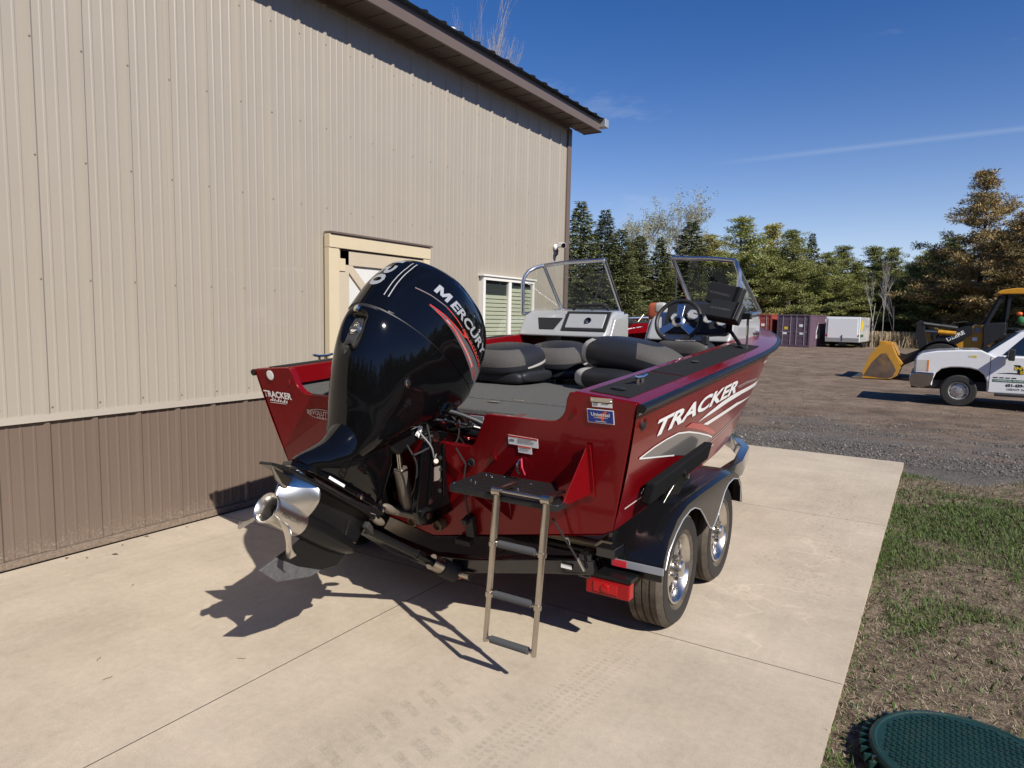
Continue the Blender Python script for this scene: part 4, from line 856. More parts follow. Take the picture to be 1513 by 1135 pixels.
MB().tube([(X0-.55, 7.35, 1.62), (X0-.50, 7.42, 1.72)], .010, 8).build('motor_lever', STEEL, tm_)

# ================================================================== OUTBOARD MOTOR (tilted up)
TILT = R(33)
MO = Vector((X0, 1.866, .847))
MT = Matrix.Translation(MO) @ Matrix.Rotation(-TILT, 4, 'X')     # local x = starboard, y = forward along the shaft, z = up the leg
motor = thing('outboard_motor', 'glossy black outboard motor tilted up on the red transom', 'outboard motor', (X0, 2.9, .6))
def catmull(xs, ys, q):
    xs = np.asarray(xs, float); ys = np.asarray(ys, float); d = np.gradient(ys, xs); q = np.asarray(q, float); i = np.clip(np.searchsorted(xs, q)-1, 0, len(xs)-2)
    h = xs[i+1]-xs[i]; t = (q-xs[i])/h; a = ys[i]*(2*t**3-3*t**2+1)+ys[i+1]*(-2*t**3+3*t**2); return a+h*(d[i]*(t**3-2*t**2+t)+d[i+1]*(t**3-t**2))
def sp(v, e): return math.copysign(abs(v)**e, v)
def cowl_mesh(name, secs, lv, n=112, ea=1.12, ef=.62, disp=None, skew=0.):
    t = [s[0] for s in secs]; rings = []
    for q in np.linspace(t[0], t[-1], lv):
        a, f, hw = (float(catmull(t, [s[k] for s in secs], q)) for k in (1, 2, 3)); mid = a+(f-a)*.48; r = []
        for k in range(n):
            g = 2*PI*k/n; cs, sn = math.cos(g), math.sin(g)
            s_ = mid+(f-mid)*sp(cs, ef) if cs > 0 else mid+(mid-a)*sp(cs, ea); w_ = hw*sp(sn, .74 if cs > 0 else .74+.24*min(1, -cs*2)); tt = q-skew*(s_-.0)
            r.append(disp(w_, s_, tt, hw) if disp else (w_, s_, tt))
        rings.append(r)
    return MB().loft(rings, T=MT).mesh(name)
def scoop(w_, s_, t, hw):
    m = math.exp(-(w_/.055)**4)*(1 if s_ < .25 else 0); d = .045*m*float(smooth01(.78, .93, t)*(1-smooth01(.985, 1.005, t))); return (w_, s_+d, t)
lower = obj('lower_cowl', cowl_mesh('lower_cowl', [(.40, .225, .33, .115), (.46, .205, .37, .148), (.55, .160, .45, .180), (.65, .100, .54, .205), (.76, .045, .65, .228), (.88, .002, .765, .248), (.97, -.014, .845, .256), (1.035, -.010, .875, .256)], 52, disp=scoop, skew=.055), BLACKG, motor, smooth=50)
AS = [-.2, .04, .05, .064, .093, .147, .223, .305, .407, .52, .658, .76, .9]; AT = [.5, .985, 1.05, 1.11, 1.21, 1.31, 1.385, 1.42, 1.435, 1.42, 1.365, 1.25, .95]
def crown(w_, s_, t, hw):
    k = float(smooth01(-.012, .012, t-np.interp(s_, AS, AT))); g = 1+.035*k-.012*(1-k); return (w_*g, s_-.004*k, t+.004*k)
upper = obj('top_cowl', cowl_mesh('top_cowl', [(1.042, -.008, .872, .258), (1.12, .008, .880, .262), (1.22, .032, .875, .260), (1.32, .075, .85, .252), (1.40, .125, .80, .232), (1.45, .19, .735, .198), (1.482, .28, .64, .14), (1.496, .38, .54, .06), (1.498, .44, .48, .01)], 84, n=144, disp=crown, skew=.055), BLACKG, motor, smooth=50)
seam = cowl_mesh('seam', [(1.028, -.012, .865, .25), (1.044, -.010, .862, .25), (1.05, -.010, .862, .25)], 4, skew=.055); obj('cowl_seam', seam, BLACKP, motor, smooth=50)
# midsection, splash plates, gearcase
mid = obj('midsection', cowl_mesh('midsection', [(.235, .02, .645, .075), (.27, .045, .64, .092), (.33, .10, .61, .108), (.40, .155, .585, .118), (.455, .175, .56, .125), (.50, .19, .52, .12)], 16, n=64, ea=.75, ef=.75), BLACKG, motor, smooth=50)
def mplate(name, t, pts, th, m, parent): return MB().prism(pts, t, t+th, lambda a, b, q: (a, b, q), MT).build(name, m, parent, bevel=.004)
def sym(p): return p+[(-a, b) for a, b in p[::-1]]
mplate('splash_plate', .205, sym([(.0, .665), (.05, .655), (.10, .60), (.118, .50), (.12, .25), (.09, .05), (.0, .02)]), .022, BLACKG, mid)
mplate('cavitation_plate', .165, sym([(.0, .64), (.045, .63), (.085, .57), (.10, .45), (.105, .12), (.10, -.06), (.0, -.075)]), .013, BLACKS, mid)
for s_ in (.38, .56): MB().lathe([(.014, 0), (.014, .012), (.0, .014)], 6, MT @ Matrix.Translation((.118, s_, .215)) @ Matrix.Rotation(PI/2, 4, 'Y')).build('bolt', CHROME, mid)
MB().box((.1215, .20, .218), (.002, .11, .013), MT).build('white_label', DECALW, mid, smooth=0)
for s_ in (.67, .62):
    MB().ball((.055, s_+.01, .25 if s_ > .65 else .17), .026, 10, MT, (.8, 2.2, .8)).build('trim_anode', mat('zinc', (.16, .135, .105), .6, .2), mid)
MB().prism([(-.075, .160), (.10, .16), (.11, .12), (.04, .105), (-.02, .12)], -.006, .006, lambda a, b, t: (t, a, b), MT).build('trim_tab', mat('zinc', ), mid, bevel=.003)
def ring_e(s_, r, z=0, n=32): return [(r*math.cos(2*PI*k/n), s_, z+r*math.sin(2*PI*k/n)) for k in range(n)]
gear = MB().loft([ring_e(.205, .058), ring_e(.25, .059), ring_e(.33, .060), ring_e(.42, .058), ring_e(.50, .049), ring_e(.56, .034), ring_e(.60, .020), ring_e(.615, .004)], T=MT).build('gearcase', BLACKS, motor, smooth=60)
def foil(t, a, f, hw, n=24): return [(hw*math.sin(2*PI*k/n)*(.65+.35*math.cos(2*PI*k/n)), a+(f-a)*(.5+.5*math.cos(2*PI*k/n)), t) for k in range(n)]
MB().loft([foil(.03, .20, .60, .048), foil(.08, .20, .61, .040), foil(.13, .17, .62, .046), foil(.17, .12, .63, .052)], T=MT).build('strut', BLACKS, gear, smooth=60)
sk = [(.26, -.045), (.22, -.10), (.105, -.245), (.225, -.262), (.40, -.19), (.53, -.10), (.56, -.03)]
MB().prism([(.262, -.045), (.222, -.10), (.165, -.17), (.30, -.17), (.45, -.145), (.53, -.10), (.56, -.03)], -.0075, .0075, lambda a, b, t: (t, a, b), MT).build('skeg', BLACKS, gear, bevel=.004)
MB().prism([(.166, -.1701), (.105, -.245), (.225, -.262), (.40, -.19), (.45, -.1452), (.30, -.1701)], -.006, .006, lambda a, b, t: (t, a, b), MT).build('bare_skeg_tip', mat('worn_aluminium', (.13, .13, .135), .5, .4, var=.3, vscale=40), gear, bevel=.003)
for k in range(8): MB().box((.0445-.0002*k, .455+.002*k, .105-.009*k), (.004, .005, .004), MT).build('water_inlet', CHROME, gear, smooth=0)
# propeller
PROP = mat('polished_prop', (.66, .64, .60), .30, 1., var=.08, vscale=14)
prop = MB().loft([ring_e(.205, .052), ring_e(.20, .060), ring_e(.12, .061), ring_e(.03, .060), ring_e(.0, .068), ring_e(-.004, .066), ring_e(.0, .060), ring_e(.04, .052), ring_e(.12, .050)], caps=False, T=MT).build('propeller', PROP, motor, smooth=50)
MB().loft([ring_e(.11, .052), ring_e(.112, .02), ring_e(.06, .018), ring_e(.055, .004)], caps=False, T=MT).build('shaft_nut', mat('dark_hub', (.08, .07, .06), .5, .5), prop)
for kb, ang in enumerate((R(66), R(186), R(306))):
    G = []; nr, na = 12, 14
    for i in range(nr+1):
        f = i/nr; r = .054+.150*f; half = R(33)*(1-.25*f)*math.sqrt(max(.0, 1-max(0, (f-.55)/.46)**2)) if f < 1 else R(3)
        row = []
        for j in range(na+1):
            q = -1+2*j/na; a = ang+half*q+R(14)*f; sy = .105-.088*q*(1-.1*f)*(half/R(33)*.6+.4)-.015*f; row.append((r*math.cos(a), sy, r*math.sin(a)))
        G.append(row)
    mb = MB().loft(G, closed=False, caps=False, T=MT); o = mb.build('blade', PROP, prop, smooth=80)
    sd = o.modifiers.new('solid', 'SOLIDIFY'); sd.thickness = .006; sd.offset = 0
pme = fit_text('MERCURY', .115, .020, bold=.02, ext=.0); 
bp = MB().loft([ring_e(.21, .0605, n=64), ring_e(.03, .0605, n=64)], caps=False, T=MT).mesh('tmp'); PB = BVHTree.FromPolygons([v.co for v in bp.vertices], [p.vertices for p in bp.polygons])
wrap(pme, PB, lambda a, b: MT @ Vector((1, .045+a, -.012+b)), MT.to_3x3() @ Vector((-1, 0, 0)), .0012, .012); obj('cast_lettering', pme, mat('cast_grey', (.25, .245, .235), .35, 1.), prop, smooth=0)
# cowl graphics
UB = bvh_of(upper); LB = bvh_of(lower)
MW = MT.to_3x3() @ Vector((-1, 0, 0))
def mdecal(me, s0, t0, m, slope=0., off=.0016, name='cowl_graphic', step=.02, bvh=None):
    wrap(me, bvh or UB, lambda a, b: MT @ Vector((1, s0+a, t0+slope*a+b)), MW, off, step); return obj(name, me, m, upper, smooth=60)
mp_ = [(0, 0), (.20, 0), (.20, .58), (.37, .12), (.55, .12), (.72, .58), (.72, 0), (.92, 0), (.92, 1), (.66, 1), (.46, .46), (.26, 1), (0, 1)]
mdecal(poly_mesh([[((a*.095+b*.026), b*.060) for a, b in mp_]]), .214, 1.2735, SILVERV, -.155, .0022, 'brand_lettering', .012)
mdecal(fit_text('ERCURY', .435, .060, bold=.028, shear=.42), .322, 1.2565, SILVERV, -.155, .0022, 'brand_lettering')
mdecal(fit_text('FOURSTROKE', .295, .021, bold=.01, shear=.42), .462, 1.197, mat('red_silver', (.42, .12, .10), .4, .3), -.215, .0022, 'model_lettering')
GRY = mat('grey_flash', (.11, .11, .115), .35, .2, .5); REDL = mat('red_line', (.55, .035, .025), .4)
su = [(.205, 1.185), (.295, 1.188), (.442, 1.183), (.568, 1.163), (.69, 1.136), (.789, 1.12), (.80, 1.085), (.77, 1.045)]; sw_ = [(.706, 1.046), (.628, 1.075), (.516, 1.115), (.399, 1.147), (.29, 1.172)]
mdecal(poly_mesh([su+sw_]), 0, 0, GRY)
def mline(pts, w_, m, off=.0026):
    up = [(a, b+w_/2) for a, b in pts]; dn = [(a, b-w_/2) for a, b in pts[::-1]]; mdecal(poly_mesh([up+dn]), 0, 0, m, 0, off, 'cowl_stripe')
mline([(.129, 1.232), (.209, 1.240), (.3, 1.238), (.389, 1.223), (.468, 1.207), (.528, 1.188)], .006, mat('grey_line', (.16, .12, .12), .4)); mline([(.30, 1.238), (.389, 1.223), (.468, 1.207), (.528, 1.190), (.494, 1.180), (.416, 1.184), (.308, 1.190), (.213, 1.190)], .006, REDL)
mline([(.528, 1.188), (.60, 1.17), (.70, 1.145), (.79, 1.125)], .006, REDL)
mline([(.25, 1.180), (.40, 1.160), (.52, 1.128), (.63, 1.090), (.70, 1.06)], .005, REDL); mline([(.36, 1.172), (.48, 1.152), (.60, 1.12), (.70, 1.085), (.755, 1.06)], .005, REDL)
mline([(.33, 1.175), (.45, 1.156), (.57, 1.122), (.66, 1.09)], .012, mat('light_flash', (.30, .30, .31), .4), .002)
# figures down the spine of the cowl, two pin lines beside them
def sdecal(me, m, name):
    wrap(me, UB, lambda a, b: MT @ Vector((b, -.6+.0*a, 1.17+a)) + (MT.to_3x3() @ Vector((0, 0, 0))), MT.to_3x3() @ Vector((0, 1, -.18)), .0018, .012); return obj(name, me, m, upper, smooth=60)
tm = fit_text('150', .235, .085, bold=.03); tm.transform(Matrix.Translation((.345, .04, 0)) @ Matrix.Rotation(PI, 4, 'Z')); sdecal(tm, SILVERV, 'spine_lettering')
for b0 in (-.085, .085, .105): sdecal(poly_mesh([[(.06, b0), (.34, b0*.93), (.34, b0*.93+.004), (.06, b0+.004)]]), mat('pin_line', (.35, .35, .36), .4), 'spine_line')
def aft(t, w_=0., up=.0):
    hit = LB.ray_cast(MT @ Vector((w_, -.6, t)), MT.to_3x3() @ Vector((0, 1, 0))); p = hit[0] if hit[0] else MT @ Vector((w_, -.03, t)); n = hit[1] if hit[0] else MT.to_3x3() @ Vector((0, -1, 0))
    if n.dot(MT.to_3x3() @ Vector((0, -1, 0))) < 0: n = -n
    y_ = MT.to_3x3() @ Vector((0, 0, 1)); return frame(p+n*up, y_.cross(n), y_)
GREYB = mat('recess_grey', (.035, .035, .037), .45)
MB().prism([(-.045, .055), (.045, .055), (.030, -.085), (.0, -.15), (-.030, -.085)], 0, .004, lambda a, b, t: (a, b, t), aft(.93, 0, .002)).build('latch_panel', GREYB, lower, bevel=.002)
em = MB().lathe([(.034, 0), (.034, .006), (.029, .010), (.0, .010)], 28, aft(.925, 0, .005)).build('emblem', CHROME, lower)
for a in (-.013, 0, .013): MB().prism([(a-.008, -.012), (a, -.004), (a+.008, -.012), (a, .016)], .010, .0125, lambda p, q, t: (p, q, t), aft(.925, 0, .005)).build('emblem_mark', GREYB, em, smooth=0)
MB().tube([aft(.925, 0, .0165) @ Vector((.026*math.cos(q), .026*math.sin(q), 0)) for q in np.linspace(0, 2*PI, 30)[:-1]], .002, 6, closed=True).build('emblem_rim', GREYB, em)
MB().lathe([(.014, 0), (.014, .006), (.0, .007)], 18, aft(.845, 0, .004)).build('flush_port', BLACKP, lower)
MB().lathe([(.02, 0), (.02, .006), (.012, .012), (.0, .012)], 20, MT @ frame((0, -.012, 1.012), (1, 0, 0), (0, .05, 1))).build('latch_button', CHROME, lower)
for t, s_ in ((.775, .27), (.465, .19)):
    hit = LB.ray_cast(MT @ Vector((1, s_, t)), MW)
    if hit[0]: MB().lathe([(.026, -.003), (.026, .001), (.016, .0015), (.014, .006), (.0, .007)], 18, frame(hit[0], MT.to_3x3() @ Vector((0, 1, 0)), MT.to_3x3() @ Vector((0, 0, 1)))).build('cowl_screw', BLACKS if t < .6 else STEEL, lower)
# swivel bracket, tilt tube, clamp bracket on the transom
sw_b = MB().loft([[tuple(MT @ Vector(p)) for p in r] for r in ([(-.10, .56, .50), (.10, .56, .50), (.10, .40, .50), (-.10, .40, .50)], [(-.115, .74, .78), (.115, .74, .78), (.115, .50, .74), (-.115, .50, .74)], [(-.11, .86, .92), (.11, .86, .92), (.11, .62, .90), (-.11, .62, .90)])]).build('swivel_bracket', BLACKS, motor, bevel=.015, seg=3)
MB().box((.118, .60, .66), (.004, .03, .06), MT).build('white_label', DECALW, sw_b, smooth=0)
cl = None
for a in (-.165, .13):
    pts = [(ty(1.02)-.015, 1.00), (ty(1.02)+.06, 1.03), (ty(1.02)+.06, 1.045), (ty(1.02)-.03, 1.07), (2.76, 1.05), (2.70, .96), (2.68, .80), (2.66, .66), (2.70, .585), (2.78, .57), (ty(.56)-.008, .60), (ty(.70)-.008, .70)]
    o = MB().prism(pts, 0, .035, lambda p, q, t: (X0+a+t, p, q)).build('clamp_bracket', BLACKG, motor, bevel=.014, seg=3); cl = o
    xs_ = X0+a+(.035 if a > 0 else 0); sg_ = 1 if a > 0 else -1
    MB().prism([(2.775, .98), (2.80, .99), (2.765, .68), (2.735, .68)], 0, .010, lambda p, q, t: (xs_+sg_*t, p, q)).build('bracket_rib', BLACKG, o, bevel=.003)
    MB().prism([(2.86, 1.0), (2.885, 1.0), (2.90, .70), (2.87, .70)], 0, .010, lambda p, q, t: (xs_+sg_*t, p, q)).build('bracket_rib', BLACKG, o, bevel=.003)
    for bz_ in (.74, .80, .86, .92): MB().lathe([(.012, 0), (.012, .006), (.007, .007), (.0, .004)], 12, Matrix.Translation((xs_, 2.845+.01*(bz_-.74), bz_)) @ Matrix.Rotation(sg_*PI/2, 4, 'Y')).build('trim_hole', BLACKP, o)
    MB().lathe([(.016, 0), (.016, .012), (.0, .014)], 6, Matrix.Translation((xs_, 2.76, .70)) @ Matrix.Rotation(sg_*PI/2, 4, 'Y')).build('bracket_bolt', STEEL, o)
    MB().lathe([(.045, 0), (.045, .014), (.03, .02), (.0, .02)], 20, Matrix.Translation((X0+a+(.035 if a > 0 else 0), 2.725, .635)) @ Matrix.Rotation(PI/2 if a > 0 else -PI/2, 4, 'Y')).build('pivot_cap', BLACKS, o)
    MB().lathe([(.018, 0), (.018, .024), (.0, .026)], 8, Matrix.Translation((X0+a+(.035 if a > 0 else 0), 2.725, .635)) @ Matrix.Rotation(PI/2 if a > 0 else -PI/2, 4, 'Y')).build('pivot_bolt', STEEL, o)
MB().box((X0+.168, 2.82, .84), (.003, .05, .075)).build('rating_plate', mat('plate_metal'), cl, smooth=0)
MB().tube([(X0+.165, 2.80, .90), (X0+.20, 2.77, .92)], .013, 10).build('tilt_lever', mat('ram_grey', (.16, .14, .115), .45, .4), cl)
MB().tube([(X0-.17, 2.80, 1.04), (X0+.175, 2.80, 1.04)], .028, 16).build('tilt_tube', STEEL, motor)
ram = MB().tube([(X0, 2.80, .63), (X0, 2.72, .86)], .037, 16).build('trim_ram', mat('ram_grey', (.16, .14, .115), .45, .4), motor)
MB().tube([(X0, 2.72, .86), tuple(MT @ Vector((0, .60, .60)))], .015, 12).build('ram_rod', STEEL, ram)
for a in (-.075, .075): MB().tube([(X0+a, 2.84, .62), (X0+a, 2.79, .82)], .026, 12).build('trim_cylinder', MATS['ram_grey'], ram)
MB().box((X0, 2.82, .605), (.26, .16, .03)).build('bracket_foot', MATS['ram_grey'], motor, bevel=.008)
# wiring and hoses under the cowl front
hs = [[(.12, .66, .78), (.16, .78, .86), (.15, .90, .86), (.10, 1.05, .80)], [(.05, .70, .80), (.09, .85, .80), (.12, .98, .78), (.08, 1.12, .70)], [(.14, .60, .72), (.17, .66, .62), (.17, .63, .57), (.16, .58, .52)], [(-.02, .78, .86), (.06, .92, .86), (.12, 1.02, .83), (.12, 1.1, .74)], [(.15, .72, .84), (.19, .80, .80), (.17, .86, .72), (.10, .84, .64)]]
for k, pts in enumerate(hs):
    q = np.array([[catmull(range(4), [p[c] for p in pts], u) for c in range(3)] for u in np.linspace(0, 3, 16)]); MB().tube([tuple(MT @ Vector(p)) for p in q], (.015, .02, .006, .012, .005)[k], 8).build('hose', BLACKP if k != 4 else RUBBER, motor)
cab_ = [[(X0+.10, 2.76, 1.14), (X0+.17, 2.86, 1.12), (X0+.22, 2.98, 1.09), (X0+.30, 3.06, 1.06)], [(X0+.06, 2.78, 1.18), (X0+.15, 2.90, 1.17), (X0+.24, 3.02, 1.12), (X0+.34, 3.10, 1.06)], [(X0+.14, 2.70, 1.08), (X0+.19, 2.74, 1.00), (X0+.18, 2.78, .93), (X0+.15, 2.84, .96)], [(X0-.02, 2.80, 1.14), (X0+.05, 2.96, 1.16), (X0+.16, 3.06, 1.12), (X0+.28, 3.11, 1.05)], [(X0+.13, 2.62, 1.02), (X0+.16, 2.66, .92), (X0+.12, 2.70, .80), (X0+.06, 2.74, .72)]]
for k, pts in enumerate(cab_):
    q = np.array([[catmull(range(4), [p[c] for p in pts], u) for c in range(3)] for u in np.linspace(0, 3, 18)]); MB().tube([tuple(p) for p in q], (.009, .013, .004, .007, .005)[k], 8).build('cable', (BLACKS, BLACKP, mat('grey_cable', (.22, .22, .22), .5), BLACKG, BLACKP)[k], motor)
for k in range(4): MB().lathe([(.016, 0), (.018, .01), (.016, .02)], 10, Matrix.Translation((X0+.17+.045*k, 2.88+.06*k, 1.115-.016*k)) @ Matrix.Rotation(1.1, 4, 'X')).build('hose_clamp', CHROME, motor)
for k in range(5): MB().ball((.10+.02*(k % 2), .74+.06*k, .89-.012*k), .035-.003*k, 8, MT, (1, 1, .8)).build('engine_fitting', BLACKS, motor)
MB().tube([tuple(MT @ Vector(p)) for p in ((.10, .92, .84), (.13, 1.02, .79), (.15, 1.10, .73))], .011, 8).build('steering_link', CHROME, motor)

# ---- motor support bar between lower unit and trailer
ms = thing('motor_support_bar', 'black support bar propping the tilted motor against the trailer', 'support bar', (X0+.19, 2.93, .29))
p0, p1 = MT @ Vector((.0, .66, .115)), Vector((X0+.20, 2.93, .27)); dv = (p1-p0).normalized()
MB().tube([p0, p1-dv*.10], .021, 14).build('bar', BLACKS, ms); MB().tube([p0+dv*.32, p0+dv*.40], .026, 14).build('sleeve', BLACKG, ms)
for s_ in (-1, 1): MB().rect_tube([p0+Vector((s_*.01, 0, 0)), p0+Vector((s_*.06, -.055, .03)), p0+Vector((s_*.065, -.09, .07))], .03, .035).build('rubber_jaw', RUBBER, ms, bevel=.006)
MB().tube([p1-dv*.16, p1-dv*.08], .042, 18).build('collar', STEEL, ms); MB().tube([p1-dv*.09, p1+dv*.02], .05, 18).build('end_socket', RUBBER, ms, bevel=.006)
MB().tube([p1+dv*.01, p1+dv*.055], [.028, .020], 14).build('release_cap', mat('red_plastic', (.55, .012, .01), .4), ms)

# ================================================================== TRAILER
trl = thing('boat_trailer', 'black tandem-axle boat trailer on the concrete pad under the red boat', 'trailer', (X0, 4.0, 0))
TBL = mat('trailer_black', (.008, .008, .009), .14, 0, .9, var=.1, vscale=5, dirt=((.06, .05, .04), .25, 6))
cm = MB().rect_tube([(X0-1.0, 3.06, .44), (X0-.75, 3.04, .40), (X0-.3, 3.0, .315), (X0, 3.0, .28), (X0+.3, 3.0, .315), (X0+.75, 3.04, .40), (X0+1.0, 3.06, .44)], .08, .075).build('rear_crossmember', TBL, trl, bevel=.006)
MB().box((X0+.86, 2.998, .425), (.06, .002, .022)).build('white_tag', DECALW, cm, smooth=0)
MB().tube([(X0+.05, 2.93, .27), (X0+.31, 2.93, .27)], .018, 12).build('roller_shaft', STEEL, cm)
for s_ in (-1, 1):
    MB().rect_tube([(X0+s_*.95, 3.02, .44), (X0+s_*.95, 4.75, .45), (X0+s_*1.05, 5.05, .49), (X0+s_*1.10, 5.45, .53), (X0+s_*1.03, 5.95, .55), (X0+s_*.83, 6.40, .555), (X0+s_*.45, 7.05, .54), (X0+s_*.06, 7.75, .52)], .07, .125).build('frame_rail', TBL, trl, bevel=.008)
MB().rect_tube([(X0, 7.6, .52), (X0, 9.35, .47)], .09, .11).build('tongue', TBL, trl, bevel=.006)
MB().box((X0, 9.4, .47), (.10, .16, .12)).build('coupler', BLACKS, trl, bevel=.02)
MB().rect_tube([(X0, 9.0, .46), (X0, 9.0, .03)], .06, .06).build('jack_post', STEEL, trl); MB().lathe([(.10, -.04), (.11, -.02), (.11, .02), (.10, .04)], 20, Matrix.Translation((X0, 9.0, .11)) @ Matrix.Rotation(PI/2, 4, 'Y')).build('jack_wheel', RUBBER, trl)
MB().rect_tube([(X0, 8.65, .5), (X0, 8.75, 1.15)], .07, .07).box((X0, 8.72, 1.18), (.16, .14, .14)).build('winch_post', TBL, trl)
for y_ in (3.58, 4.37):
    MB().tube([(X0-1.12, y_, .315), (X0+1.12, y_, .315)], .035, 12).build('axle', BLACKS, trl)
MB().rect_tube([(X0-.95, 5.0, .42), (X0, 5.0, .36), (X0+.95, 5.0, .42)], .06, .08).build('crossmember', TBL, trl)
# bunks under the hull and carpeted guide pads along the chines
BUNK = mat('bunk_carpet', (.010, .010, .011), .95, spec=.1, bump=.7, bscale=150)
def bz(y, x): return ksheer(y)+(csheer(y)-ksheer(y))*x/1.1
for s_ in (-1, 1):
    MB().rect_tube([(X0+s_*.55, y, bz(y, .55)-.045) for y in (3.05, 4.0, 5.0, 6.0)], .12, .05).build('bunk', BUNK, trl, bevel=.008)
    for y in (3.3, 5.0): MB().rect_tube([(X0+s_*.55, y, .40), (X0+s_*.55, y, bz(y, .55)-.06)], .06, .06).build('bunk_post', TBL, trl)
    gp_ = MB().loft([[(X0+s_*(1.205+.05*(z-.80)+dx), y, z+.065*(y-3.15)) for dx, z in ((-.02, .775), (.035, .775), (.055, .885), (0, .885))] for y in (3.13, 3.16, 4.05, 4.10)]).build('guide_pad', BUNK, trl, bevel=.012, seg=3)
    MB().rect_tube([(X0+s_*1.13, 3.25, .47), (X0+s_*1.245, 3.62, .85)], .035, .075).build('pad_post', TBL, trl, bevel=.004)
    MB().rect_tube([(X0+s_*1.02, 3.30, .50), (X0+s_*1.16, 3.55, .72)], .012, .16).build('pad_plate', TBL, trl, bevel=.003)
    MB().lathe([(.014, 0), (.014, .012), (.0, .014)], 6, Matrix.Translation((X0+s_*1.268, 3.60, .835)) @ Matrix.Rotation(s_*PI/2, 4, 'Y')).build('pad_bolt', CHROME, trl)
# galvanised guide tube across the rear, strap with hook
MB().tube([(X0+.62, 3.12, .535), (X0+1.06, 3.10, .535)], .024, 12).build('guide_tube', mat('dull_zinc', (.16, .14, .10), .45, .6), trl)
MB().box((X0+1.06, 3.08, .53), (.10, .12, .05)).build('tube_bracket', TBL, trl, bevel=.006)
MB().tube([(X0+.84, 2.875, .70), (X0+.90, 2.95, .55), (X0+.955, 3.0, .43)], .006, 6).build('tie_down_strap', BLACKP, trl); MB().tube([(X0+.93, 2.98, .49), (X0+.96, 3.0, .425)], .009, 8).build('strap_buckle', CHROME, trl)
MB().tube([(X0+.88, 2.93, .59), (X0+.895, 2.93, .60), (X0+.905, 2.935, .585), (X0+.905, 2.94, .565)], .004, 6).build('strap_hook', CHROME, trl)
# fenders
up_p = [(3.135, .45), (3.15, .52), (3.22, .61), (3.33, .685), (3.48, .725), (3.70, .735), (4.25, .735), (4.43, .725), (4.56, .685), (4.65, .61), (4.69, .52), (4.70, .47)]
lo_p = [(4.655, .47), (4.635, .575), (4.56, .64), (4.435, .665), (4.31, .655), (4.23, .62), (4.16, .56), (4.09, .50), (4.03, .465), (3.985, .455), (3.94, .465), (3.88, .51), (3.80, .575), (3.72, .63), (3.62, .662), (3.54, .667), (3.42, .645), (3.32, .60), (3.22, .53), (3.175, .45)]
FEN = mat('fender_black', (.006, .006, .007), .16, 0, .0, spec=.42)
for s_ in (-1, 1):
    x0, x1 = 1.03, 1.315; f = MB()
    f.loft([[(X0+s_*(x0 if k == 0 else x1-.03 if k == 1 else x1), y, z+(.0 if k < 2 else -.02)) for y, z in up_p] for k in range(3)], closed=False, caps=False)
    f.loft([[(X0+s_*x0, y, z-.006) for y, z in up_p], [(X0+s_*(x1-.006), y, z-.02) for y, z in up_p]], closed=False, caps=False)
    fen = f.build('fender', FEN, trl, smooth=40)
    MB().prism([(y, z-.019) for y, z in up_p]+lo_p, x1-.008, x1, lambda a, b, t: (X0+s_*t, a, b)).build('fender_skirt', FEN, fen, bevel=.002)
    MB().tube([(X0+s_*(x1+.001), y, z) for y, z in lo_p], .0035, 6).build('edge_trim', SILVERV, fen)
    MB().prism([(x0, .40), (x1, .40), (x1, .475), (x0, .475)], 3.125, 3.14, lambda a, b, t: (X0+s_*a, t, b)).build('fender_end', FEN, fen, bevel=.003)
    MB().box((X0+s_*1.19, 3.117, .458), (.27, .012, .034)).build('step_edge', mat('grey_tape', (.30, .33, .37), .35, .3), fen, smooth=0)
    MB().box((X0+s_*1.10, 3.1095, .458), (.075, .003, .034)).build('red_reflector', mat('red_tape', (.55, .02, .035), .3), fen, smooth=0)
    MB().prism([(1.03, .39), (.99, .46), (1.03, .60), (1.045, .60), (1.045, .39)], 3.14, 4.68, lambda a, b, t: (X0+s_*a, t, b)).build('fender_liner', TBL, fen, smooth=0)
    tl = MB().box((X0+s_*1.075, 3.055, .352), (.235, .06, .088)).build('tail_light', mat('tail_red', (.30, .004, .006), .2, 0, .1, spec=.3), trl, bevel=.008, seg=2)
    MB().box((X0+s_*1.075, 3.075, .408), (.25, .11, .022)).build('light_hood', BLACKS, tl, bevel=.004)
    MB().box((X0+s_*1.065, 3.0235, .352), (.13, .006, .055)).build('lens_reflector', mat('lens_red', (.40, .006, .008), .15, 0, .2, spec=.3), tl, bevel=.012, seg=3); MB().lathe([(.022, 0), (.020, .006), (.0, .007)], 16, Matrix.Translation((X0+s_*1.065, 3.021, .352)) @ Matrix.Rotation(PI/2, 4, 'X')).build('lens_bulb', MATS['lens_red'], tl)
